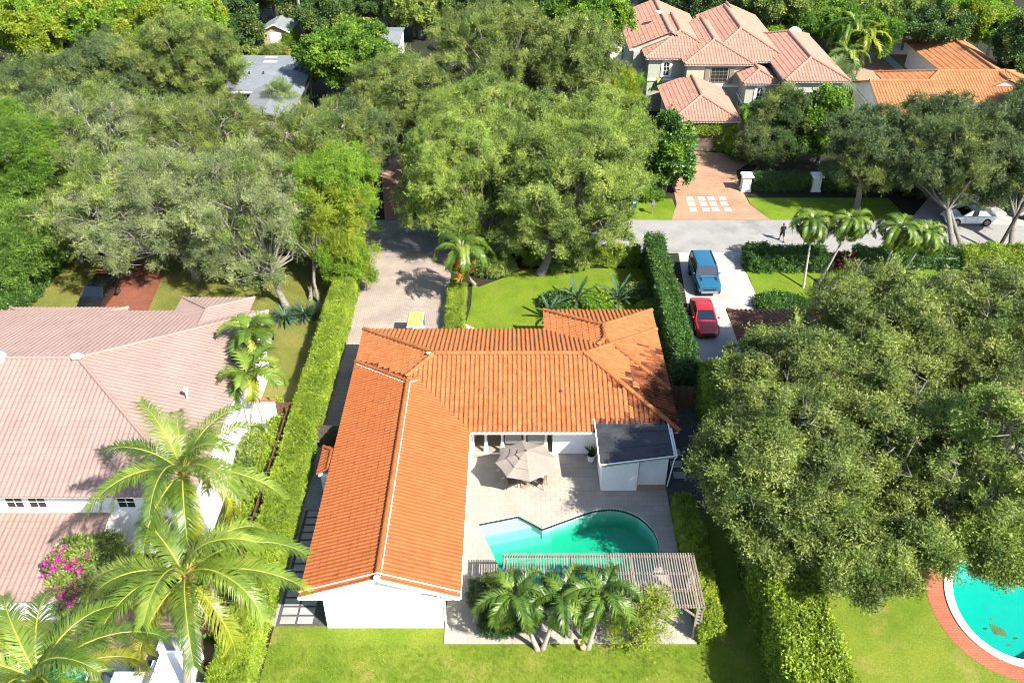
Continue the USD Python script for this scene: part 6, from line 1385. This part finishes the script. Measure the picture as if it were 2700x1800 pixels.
for k in range(7):
    b_ = [(36.91, 130.42), (37.34, 129.59), (38.27, 130.84), (36.86, 132.11), (26.73, 147.02), (29.60, 147.53), (32.90, 146.51)][k]
    palm('thin_palm', ('thin pale palm stem leftmost of the cluster behind the villa roof', 'thin pale palm stem second of the cluster behind the villa roof', 'thin pale palm stem rightmost of the cluster behind the villa roof', 'thin pale palm stem rear of the cluster behind the villa roof', 'thin palm left of three above the back of the villa', 'thin palm middle of three above the back of the villa', 'thin palm right of three above the back of the villa')[k], b_, (b_[0] + rng.normal(0, .5), b_[1] + .6, 8.0 + rng.uniform(-.6, .8)), 9, 2.4, .7, 'leaf_palmyellow' if k > 3 else 'leaf_mid', 135 + k, 20, .1, 1.7, -.3, 1.2, .10, None, .3, .5, trunk='bark_pale')

# ---------------------------------------------------------------- trees
T_ = [
 # front left group of grey green trees with pale twigs
 ('grey_tree', 'spreading grey green tree with pale bare twigs behind the black car', (-30.50, 65.71, 6.20), (7.26, 7.26, 4.60), 'wisp', 'leaf_grey', dict(base=(-26.6, 64.6), seed=1, twigs=5, lumps=26, dens=.8, gaps=.24, bark='bark_grey', trunk_r=.30)),
 ('grey_tree', 'spreading grey green tree on leaning trunk beside the bright tree', (-21.29, 64.57, 5.60), (6.04, 6.04, 5.15), 'wisp', 'leaf_grey', dict(base=(-17.9, 59.9), seed=2, twigs=5, lumps=24, dens=.8, gaps=.24, bark='bark_grey', trunk_r=.26)),
 ('grey_tree', 'grey green tree across the road, left of the grey roofed house', (-36.50, 76.63, 7.50), (6.31, 6.31, 4.16), 'wisp', 'leaf_grey', dict(seed=3, twigs=4, lumps=22, dens=.9, gaps=.12, bark='bark_pale')),
 ('grey_tree', 'grey green tree across the road below the grey roofed house', (-28.56, 77.31, 6.80), (5.98, 5.98, 4.05), 'wisp', 'leaf_olive', dict(seed=4, twigs=4, lumps=22, dens=.9, gaps=.15, bark='bark_pale')),
 ('grey_tree', 'grey green tree across the road right of the grey roofed house', (-17.28, 76.83, 7.00), (5.15, 5.15, 3.96), 'wisp', 'leaf_olive', dict(seed=5, twigs=4, lumps=20, dens=.9, gaps=.15, bark='bark_pale')),
 ('bright_tree', 'bright yellow green tree on two thin trunks by the long hedge', (-15.12, 66.51, 5.60), (4.49, 4.49, 4.93), 'oak', 'leaf_lime', dict(base=(-16.4, 61.3), extra_bases=((-15.5, 60.6),), seed=6, lumps=18, dens=1.0, trunk_r=.16)),
 ('bright_tree', 'bright green tree touching the hedge top beside the paved driveway', (-13.31, 63.12, 2.60), (1.95, 1.95, 2.18), 'oak', 'leaf_lime', dict(seed=7, lumps=10, trunk_r=.12)),
 # the two large trees of the middle
 ('oak_tree', 'large olive green tree with thick trunk on the front lawn', (4.87, 68.12, 6.40), (6.36, 6.36, 5.89), 'oak', 'leaf_mid', dict(base=(2.4, 65.4), seed=8, lumps=26, twigs=2, gaps=.10, trunk_r=.36)),
 ('oak_tree', 'olive green tree beside the front lawn palm with orange fronds', (-3.92, 69.81, 6.40), (5.55, 5.55, 5.89), 'oak', 'leaf_mid', dict(base=(-1.2, 66.6), seed=65, lumps=24, twigs=2, gaps=.12, trunk_r=.30)),
 ('oak_tree', 'olive green tree across the road behind the front lawn tree', (-1.03, 77.44, 8.00), (7.52, 7.52, 3.60), 'oak', 'leaf_mid', dict(seed=9, lumps=26)),
 ('oak_tree', 'olive green tree across the road nearer the villa garage', (7.57, 75.63, 7.50), (5.07, 5.07, 4.14), 'oak', 'leaf_mid', dict(seed=10, lumps=22)),
 ('dark_oak', 'tall dark olive tree rising left of the villa', (-1.24, 98.74, 9.00), (8.13, 8.13, 4.06), 'oak', 'leaf_olive', dict(seed=11, lumps=26, dens=.9)),
 ('dark_oak', 'dark olive tree rising closest to the left wall of the villa', (6.27, 95.80, 8.50), (5.15, 5.15, 4.37), 'oak', 'leaf_olive', dict(seed=12, lumps=20, dens=.9)),
 ('dark_oak', 'dark olive tree between the bright broad leaved tree and the tall one', (-10.94, 85.28, 8.00), (5.13, 5.13, 4.15), 'oak', 'leaf_olive', dict(seed=13, lumps=20)),
 ('dark_oak', 'dark olive tree overhanging the dark gap by the tan lane', (-13.93, 78.03, 6.50), (3.22, 3.22, 3.69), 'oak', 'leaf_darkolive', dict(seed=14, lumps=14)),
 ('broad_tree', 'bright green broad leaved tree beside the small grey roof', (-19.40, 106.09, 6.00), (5.42, 5.42, 3.39), 'broad', 'leaf_bright', dict(seed=15, lumps=22)),
 ('yellow_tree', 'yellow green tree in front of the left end of the villa', (11.08, 96.95, 4.50), (3.63, 3.63, 2.91), 'oak', 'leaf_yellow', dict(seed=16, lumps=16)),
 ('green_tree', 'dense bright green tree left of the villa driveway', (15.18, 81.35, 4.00), (2.33, 2.33, 3.68), 'broad', 'leaf_hedgedark', dict(seed=17, lumps=16)),
 ('green_tree', 'tall green tree at the top edge left of the villa', (9.26, 108.93, 9.50), (4.92, 4.92, 2.93), 'broad', 'leaf_bright', dict(seed=18, lumps=18)),
 # right of the villa
 ('dark_tree', 'dense dark tree in front of the villa, nearest the entry arch', (28.20, 88.62, 4.00), (3.25, 3.25, 3.68), 'oak', 'leaf_dark', dict(seed=19, lumps=16)),
 ('dark_tree', 'glossy green tree below the big fan palm', (32.30, 88.11, 4.20), (2.70, 2.70, 3.86), 'broad', 'leaf_bright', dict(seed=20, lumps=14)),
 ('dark_tree', 'dark tree between the villa driveway and the gate pillars', (25.40, 86.26, 2.60), (2.23, 2.23, 2.39), 'oak', 'leaf_darkolive', dict(seed=21, lumps=12)),
 ('dark_tree', 'very dark tree over the shaded hedge right of the gate pillars', (33.18, 77.69, 6.00), (4.23, 4.23, 3.75), 'oak', 'leaf_darkolive', dict(seed=22, lumps=18)),
 ('dark_oak', 'large dark tree on two trunks over the white saloon car', (40.22, 77.19, 6.00), (6.01, 6.01, 4.80), 'oak', 'leaf_darkolive', dict(base=(39.3, 69.6), extra_bases=((40.1, 69.4),), seed=23, lumps=28, gaps=.14, trunk_r=.26)),
 ('dark_oak', 'large dark tree cut by the right edge above the white cars', (45.36, 75.72, 6.00), (4.34, 4.34, 5.52), 'oak', 'leaf_darkolive', dict(base=(44.0, 69.2), seed=24, lumps=24, gaps=.12, trunk_r=.26)),
 # the huge trees of the right
 ('big_tree', 'huge olive tree crown nearest the red coupe', (16.31, 41.10, 6.50), (4.21, 4.21, 3.57), 'oak', 'leaf_olive', dict(seed=25, lumps=26, twigs=2, gaps=.2)),
 ('big_tree', 'huge olive tree crown below the roadside palms', (23.41, 45.81, 7.60), (5.15, 5.15, 2.95), 'oak', 'leaf_olive', dict(seed=26, lumps=28, twigs=2, gaps=.16)),
 ('big_tree', 'huge olive tree crown at the right edge below the white cars', (29.43, 45.33, 7.60), (4.57, 4.57, 3.75), 'oak', 'leaf_olive', dict(seed=27, lumps=26, twigs=2, gaps=.18)),
 ('big_tree', 'huge olive tree crown beside the dark alley and pool hut', (14.01, 34.25, 6.40), (4.11, 4.11, 3.89), 'oak', 'leaf_olive', dict(seed=28, lumps=26, twigs=2, gaps=.24)),
 ('big_tree', 'huge olive tree crown in the middle of the right group', (21.13, 36.99, 6.40), (4.54, 4.54, 3.41), 'oak', 'leaf_olive', dict(seed=29, lumps=28, twigs=2, gaps=.40, base=(22.5, 45))),
 ('big_tree', 'huge tree crown at the right edge above the turquoise pool', (24.80, 34.04, 6.60), (3.40, 3.40, 4.99), 'oak', 'leaf_mid', dict(seed=30, lumps=24, twigs=2, gaps=.36)),
 ('big_tree', 'lowest hanging tree crown above the lawn beside the massive hedge', (18.08, 30.43, 5.00), (3.47, 3.47, 1.04), 'oak', 'leaf_olive', dict(seed=31, lumps=22, gaps=.34, base=(19.5, 40))),
 ('big_tree', 'tree crown hanging over the rim of the turquoise pool', (24.51, 30.88, 4.50), (2.09, 2.09, 1.23), 'oak', 'leaf_mid', dict(base=(30.5, 37.5), seed=32, lumps=16, gaps=.25)),
 ('big_tree', 'dark low branches hanging between the hedge and the white wall', (13.92, 32.33, 4.20), (2.49, 2.49, 0.75), 'oak', 'leaf_olive', dict(seed=33, lumps=16, gaps=.28)),
 # upper left
 ('dark_oak', 'dark round tree at the left edge above the fern leaved tree', (-48.24, 89.16, 7.50), (5.77, 5.77, 3.45), 'oak', 'leaf_darkolive', dict(seed=34, lumps=20)),
 ('dark_oak', 'dark round tree second from the left edge in the upper left', (-42.70, 93.74, 8.00), (4.38, 4.38, 3.61), 'oak', 'leaf_darkolive', dict(seed=35, lumps=18)),
 ('dark_oak', 'olive tree directly left of the grey roofed house', (-35.00, 97.37, 8.00), (5.33, 5.33, 4.69), 'oak', 'leaf_olive', dict(seed=36, lumps=22)),
 ('lime_tree', 'yellow green tree in the upper left corner', (-59.41, 112.45, 7.50), (6.45, 6.45, 3.77), 'far', 'leaf_yellow', dict(seed=37, lumps=18)),
 ('lime_tree', 'lime green tree second from the upper left corner', (-49.64, 112.54, 8.00), (6.43, 6.43, 3.47), 'far', 'leaf_lime', dict(seed=38, lumps=18)),
 ('lime_tree', 'lime green tree left of the dark trunks at the top edge', (-39.88, 110.73, 8.50), (5.27, 5.27, 3.54), 'far', 'leaf_lime', dict(seed=39, lumps=18)),
 ('lime_tree', 'yellow green tree in the middle of the upper left trees', (-41.84, 103.68, 7.00), (4.03, 4.03, 2.62), 'far', 'leaf_lime', dict(seed=40, lumps=14)),
 ('lime_tree', 'yellow tinged low tree below the upper left corner', (-57.23, 111.91, 5.00), (4.34, 4.34, 1.84), 'far', 'leaf_yellow', dict(seed=41, lumps=12)),
 ('fern_tree', 'bright green fern leaved tree at the left edge', (-42.33, 71.35, 6.50), (3.95, 3.95, 5.93), 'fern', 'leaf_fern', dict(seed=42, lumps=22, dens=1.1)),
 ('fern_tree', 'lower fern leaved tree hanging over the left hedge', (-39.20, 62.59, 4.50), (2.95, 2.95, 3.17), 'fern', 'leaf_fern', dict(seed=43, lumps=16, dens=1.1)),
 ('dark_tree', 'dark shaded tree below the grey tree at the left', (-37.46, 67.44, 3.50), (2.21, 2.21, 2.67), 'oak', 'leaf_dark', dict(seed=44, lumps=12)),
 # the top edge
 ('far_tree', 'dark tree at the top edge left of the cream shed', (-36.08, 119.38, 5.00), (2.86, 2.86, 3.78), 'far', 'leaf_dark', dict(seed=45, lumps=14)),
 ('far_tree', 'dark tree at the top edge behind the row of palm trunks', (-22.54, 138.61, 4.00), (5.86, 5.86, 2.64), 'far', 'leaf_dark', dict(seed=46, lumps=14)),
 ('far_tree', 'green tree at the top edge right of the palm trunks', (-13.56, 133.04, 4.50), (4.71, 4.71, 3.35), 'far', 'leaf_mid', dict(seed=47, lumps=14)),
 ('far_tree', 'dark tree at the top edge above the villa roof', (27.03, 135.87, 5.00), (8.93, 8.93, 2.68), 'far', 'leaf_dark', dict(seed=48, lumps=18)),
 ('far_tree', 'green tree at the top edge right of the villa', (36.29, 125.60, 7.00), (5.32, 5.32, 2.39), 'far', 'leaf_mid', dict(seed=49, lumps=14)),
 ('far_tree', 'bright green tree behind the hedge bank right of the villa', (42.28, 124.48, 5.00), (5.33, 5.33, 2.35), 'far', 'leaf_bright', dict(seed=50, lumps=16)),
 ('far_tree', 'bright green tree over the palm clump right of the villa', (46.23, 118.40, 5.00), (4.54, 4.54, 2.32), 'far', 'leaf_bright', dict(seed=51, lumps=14)),
 ('far_tree', 'dark tree behind the white court wall', (55.07, 119.59, 5.50), (5.14, 5.14, 2.59), 'far', 'leaf_dark', dict(seed=52, lumps=16)),
 ('far_tree', 'lime green tree at the top edge at upper right', (59.62, 123.40, 7.00), (5.82, 5.82, 1.87), 'far', 'leaf_lime', dict(seed=53, lumps=16)),
 ('far_tree', 'dark tree right of the orange tile roofs', (62.15, 108.54, 5.50), (3.43, 3.43, 4.28), 'far', 'leaf_dark', dict(seed=54, lumps=16)),
 ('far_tree', 'mid green tree beside the orange tile roofs', (64.30, 121.38, 5.00), (4.35, 4.35, 2.42), 'far', 'leaf_bright', dict(seed=55, lumps=14)),
 ('far_tree', 'green tree behind the palm beside the court', (50.74, 123.97, 6.00), (5.29, 5.29, 2.35), 'far', 'leaf_mid', dict(seed=56, lumps=14)),
 ('far_tree', 'dark tree at the top edge above the tall olive tree', (-1.68, 138.36, 5.00), (10.36, 10.36, 3.11), 'far', 'leaf_dark', dict(seed=57, lumps=18)),
 ('far_tree', 'dark tree at the top edge behind the lime green trees', (-57.17, 139.63, 5.00), (13.05, 13.05, 3.92), 'far', 'leaf_mid', dict(seed=58, lumps=20)),
 ('far_tree', 'shaded tree filling the gap behind the grey roof and lane', (-13.49, 86.19, 4.50), (2.64, 2.64, 3.65), 'oak', 'leaf_dark', dict(seed=59, lumps=12)),
 ('far_tree', 'dark tree filling the gap behind the board fence', (-26.46, 129.24, 4.00), (3.68, 3.68, 2.34), 'far', 'leaf_dark', dict(seed=62, lumps=12)),
 ('far_tree', 'dark tree behind the cream shed at the top edge', (-31.09, 135.68, 4.00), (2.88, 2.88, 2.19), 'far', 'leaf_dark', dict(seed=63, lumps=12)),
 ('far_tree', 'dark tree at the top edge left of the villa chimney', (3.99, 131.88, 4.50), (4.36, 4.36, 2.31), 'far', 'leaf_dark', dict(seed=64, lumps=12)),
 ('far_tree', 'dark tree behind the pale grey house end at the top', (-38.40, 142.43, 4.00), (4.00, 4.00, 2.56), 'far', 'leaf_dark', dict(seed=60, lumps=14)),
 ('far_tree', 'dark tree between the orange house and the big dark oak', (57.52, 95.60, 4.00), (2.40, 2.40, 2.40), 'oak', 'leaf_darkolive', dict(seed=61, lumps=12)),
]
for a in T_:
    tree(a[0], a[1], a[2], a[3], a[4], a[5], **a[6])
